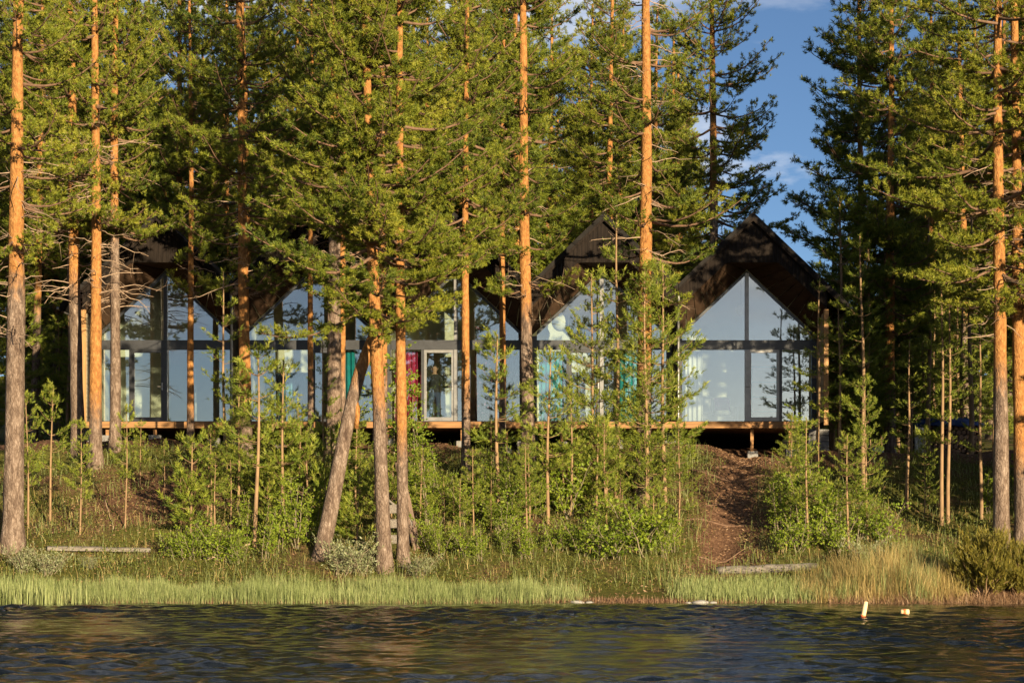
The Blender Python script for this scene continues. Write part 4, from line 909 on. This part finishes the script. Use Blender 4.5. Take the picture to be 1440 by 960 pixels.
V, T = place_leaves(p, dr, rng.uniform(.03, .09, n), rng, .35)
tag(obj('needle_litter', mk_mesh('needle_litter', V, T, mat=M['litter'], attrs={'tint': np.repeat(np.clip(rng.normal(.5, .25, n), 0, 1), 4)})), 'brown needles and bark flakes strewn over the bank', 'litter', kind='stuff')

for k, (ya, dx, w) in enumerate(((50.6, .9, .03), (52.3, 1.1, .035), (53.4, .8, .025), (55.1, 1.2, .04), (56.4, 1.0, .03))):
    xr = path_x(ya) + np.linspace(-dx, dx, 14) * (1 if k % 2 else .8); yr = ya + .18 * np.sin(xr * 2.3 + k) + .3 * (xr - path_x(ya)) * (-1) ** k
    pts = np.stack([xr, yr, ground(xr, yr) + w * .25 + .012 * np.sin(xr * 7)], -1); o0 = pts[0].copy()
    tag(obj('tree_root', Geo().tube(pts - o0, w * (1 - .6 * np.linspace(0, 1, 14)), 7, cap=True).mesh('tree_root', M['twig'], True), None, tuple(o0)), ['bare root crossing the foot of the earth path', 'second bare root up the earth path', 'thin bare root halfway up the earth path', 'thick bare root in the upper half of the earth path', 'bare root at the top of the earth path'][k], 'root')

# ------------------------------------------------------------------ logs, steps, stones, floats, woodpile
def rough_log(name, pts, rad, label, mat, cat='log', k=10, seed=1, flat=1.):
    r = np.random.default_rng(seed); a, b = np.array(pts[0]), np.array(pts[-1]); t = np.linspace(0, 1, 14)[:, None]
    P_ = a + (b - a) * t + r.normal(0, .012, (14, 3)); o = P_[0].copy(); ge = Geo().tube(P_ - o, rad * (1 - .15 * t[:, 0]) * (1 + r.normal(0, .05, 14)), k, cap=True); ge.V[0][:, 2] *= 1
    return tag(obj(name, ge.mesh(name, mat, True), None, tuple(o)), label, cat)
def on(px, py, up=0): p = base(px, py); return (p.x, p.y, p.z + up)
pa, pb = on(66, 774), on(212, 776)
pl_ = thing('grey_plank', 'long weathered grey plank lying on the bank at left', 'plank', pa)
L = math.hypot(pb[0] - pa[0], pb[1] - pa[1]); pl_.rotation_euler = (R(8), -math.atan2(pb[2] - pa[2], L), math.atan2(pb[1] - pa[1], pb[0] - pa[0]))
bevel(obj('board', Geo().box(0, L * .55, -.05, .13, .0, .10).mesh('board', M['greywood']), pl_), .02, 2); bevel(obj('board', Geo().box(L * .56, L, -.04, .12, -.01, .085).mesh('board', M['greywood']), pl_), .02, 2)
rough_log('fallen_log', [on(1008, 806, .05), on(1150, 803, .10)], .11, 'grey weathered log lying at the shore below the path', M['greywood'], k=12)
rough_log('fallen_branch', [on(292, 790, .05), on(352, 772, .12)], .028, 'bare pale branch lying in the bushes left of the leaning trunk', M['deadtwig'], 'branch', 6)
rough_log('drift_stick', [on(1122, 843, .03), on(1172, 834, .06)], .018, 'thin driftwood stick at the water edge below the log', M['deadtwig'], 'stick', 6, 4)
rough_log('leaning_stick', [on(160, 744, .0), on(148, 716, .25)], .012, 'thin dead stick poking out of the bank at left', M['deadtwig'], 'stick', 5, 5)
Ys = base(575, 782).y + .35
st = thing('plank_steps', 'weathered plank steps standing behind the two shore pines', 'steps', (P(572, 780, Ys).x, Ys, g(P(572, 780, Ys).x, Ys)))
o = st.location
def beam(name, a, b, w, d, mat, par):
    a, b = Vector(a) - o, Vector(b) - o; q = (b - a).to_track_quat('Z', 'Y'); l = (b - a).length
    e = obj(name, Geo().box(-w / 2, w / 2, -d / 2, d / 2, 0, l).mesh(name, mat), par, tuple(a)); e.rotation_euler = q.to_euler(); bevel(e, .01); return e
beam('stringer', P(592, 786, Ys), P(561, 642, Ys + .5), .13, .06, M['darkplank'], st); beam('stringer', P(586, 786, Ys - .1), P(557, 650, Ys + .4), .07, .06, M['darkplank'], st)
beam('stringer', P(550, 790, Ys + .1), P(541, 690, Ys + .5), .08, .05, M['darkplank'], st)
for px0, py0, px1, py1 in ((540, 716, 572, 714), (545, 736, 580, 735), (548, 758, 586, 757), (540, 697, 556, 711)):
    beam('tread', P(px0, py0, Ys + .12), P(px1, py1, Ys + .14), .09, .22 if px0 != 540 or py0 == 716 else .05, M['greywood'], st)
# pale stones at the water line
for k, (px, py, s, lab) in enumerate(((986, 843, .14, 'larger pale stone at the water line below the path'), (1003, 844, .09, 'small pale stone at the water line, right of the larger one'), (968, 845, .07, 'tiny pale stone at the water line, left of the larger one'), (812, 843, .12, 'flat pale stone at the end of the reed grass'), (830, 842, .08, 'small pale stone beside the sandy water edge'))):
    r = np.random.default_rng(70 + k); import bmesh
    bm = bmesh.new(); bmesh.ops.create_icosphere(bm, subdivisions=2, radius=1)
    for v in bm.verts: v.co *= 1 + r.normal(0, .07); v.co = Vector((v.co.x * s * 1.5, v.co.y * s, v.co.z * s * .45))
    me = bpy.data.meshes.new('stone'); bm.to_mesh(me); bm.free(); me.materials.append(M['rock']); X_ = (px - 720) / FPX * 46; Y_ = float(shore(X_)) + .02
    for p_ in me.polygons: p_.use_smooth = True
    tag(obj('stone', me, None, (X_, Y_, max(g(X_, Y_), 0) + s * .02), (0, 0, k)), lab, 'stone')
# floats in the water
Yf = CAM_Z * FPX / (868 - HOR); f0 = P(1213.5, 868, Yf)
fl = thing('marker_stick', 'pale stick float leaning out of the water', 'float', (f0.x, f0.y, 0)); 
tp = P(1218, 845, Yf) - f0
obj('stick', Geo().tube([(-.05, 0, -.25), (0, 0, 0), tuple(tp * .5), tuple(tp * .97), tuple(tp)], [.04, .044, .046, .04, .016], 10, cap=True).mesh('stick', M['cream'], True), fl)
obj('band', Geo().tube([tuple(tp * .02), tuple(tp * .16)], [.05, .05], 10, cap=True).mesh('band', M['buoy'], True), fl)
Yf = CAM_Z * FPX / (862 - HOR); f1 = P(1272.5, 862, Yf)
fb = thing('float_buoy', 'small orange and white float lying on the water', 'float', (f1.x, f1.y, .03))
obj('shell', Geo().tube([(-.085, 0, 0), (-.08, 0, 0), (.08, 0, 0), (.085, 0, 0)], [.03, .055, .055, .03], 12, cap=True).mesh('shell', M['cream'], True), fb)
obj('band', Geo().tube([(-.035, 0, 0), (.02, 0, 0)], [.058, .058], 12, cap=True).mesh('band', M['buoy'], True), fb)
# woodpile under a blue tarpaulin, with a white sheet at its end
wp0 = P(1332, 622, 65); wz = g(wp0.x, 65)
wp = thing('woodpile', 'firewood pile under a blue tarpaulin in the shaded wood at right', 'woodpile', (wp0.x, 65, wz)); sc = 65 / FPX
HWp = 46 * sc; top = P(0, 598, 65).z - wz
r = np.random.default_rng(81); zz = .09; row = 0
while zz < top - .02:
    xx = -HWp + (.08 if row % 2 else .0)
    while xx < HWp - .08:
        q = .075 + r.normal(0, .008); obj('log', Geo().tube([(xx + .08, -.02 + r.normal(0, .02), zz), (xx + .08, .7, zz)], q, 7, cap=True).mesh('log', M['log']), wp); xx += .165
    zz += .145; row += 1
n = 30; u = np.linspace(-1, 1, n); V = []
for j, yy in enumerate(np.linspace(-.16, .85, 8)):
    for a in u: V.append((a * (HWp + .12), yy + .02 * math.sin(a * 9), top + .26 * (1 - a * a * .75) * (1 if 0 < j < 7 else .0) + .03 * math.sin(a * 11 + j * 2) - (.0 if 0 < j < 7 else .03)))
i = (np.arange(7)[:, None] * n + np.arange(n - 1)[None]).ravel()
o_ = obj('tarpaulin', mk_mesh('tarpaulin', V, quads=np.stack([i, i + 1, i + n + 1, i + n], -1), mat=M['tarp'], smooth=True), wp); sm = o_.modifiers.new('thick', 'SOLIDIFY'); sm.thickness = .012
V = []; n = 12
for j, z_ in enumerate(np.linspace(0.02, top + .02, 9)):
    for a in np.linspace(0, 1, n): V.append((-HWp - .02 + a * .36, -.12 + .03 * math.sin(a * 17 + j) + .02 * math.sin(j * 2.1 + a * 5), z_))
i = (np.arange(8)[:, None] * n + np.arange(n - 1)[None]).ravel()
o_ = obj('white_sheet', mk_mesh('white_sheet', V, quads=np.stack([i, i + 1, i + n + 1, i + n], -1), mat=M['sheet'], smooth=True), wp); o_.modifiers.new('thick', 'SOLIDIFY').thickness = .01
h0 = P(1238, 617, 64); hz = g(h0.x, 64); n = 22
u, v = np.meshgrid(np.linspace(-1, 1, n), np.linspace(-1, 1, n)); rr_ = np.clip(1 - np.maximum(np.abs(u), np.abs(v)) ** 2.5, 0, 1) ** .6
Zh = .42 * rr_ * (1 - .25 * u) + .025 * np.sin(u * 9 + v * 4) * rr_ + .02 * np.sin(v * 12 + u * 5) * rr_ - .03
i = (np.arange(n - 1)[:, None] * n + np.arange(n - 1)[None]).ravel()
tag(obj('covered_heap', mk_mesh('covered_heap', np.stack([u * .42, v * .5, Zh], -1), quads=np.stack([i, i + 1, i + n + 1, i + n], -1), mat=M['sheet'], smooth=True), None, (h0.x, 64, hz)), 'low heap under a crumpled white plastic sheet, left of the woodpile', 'heap')
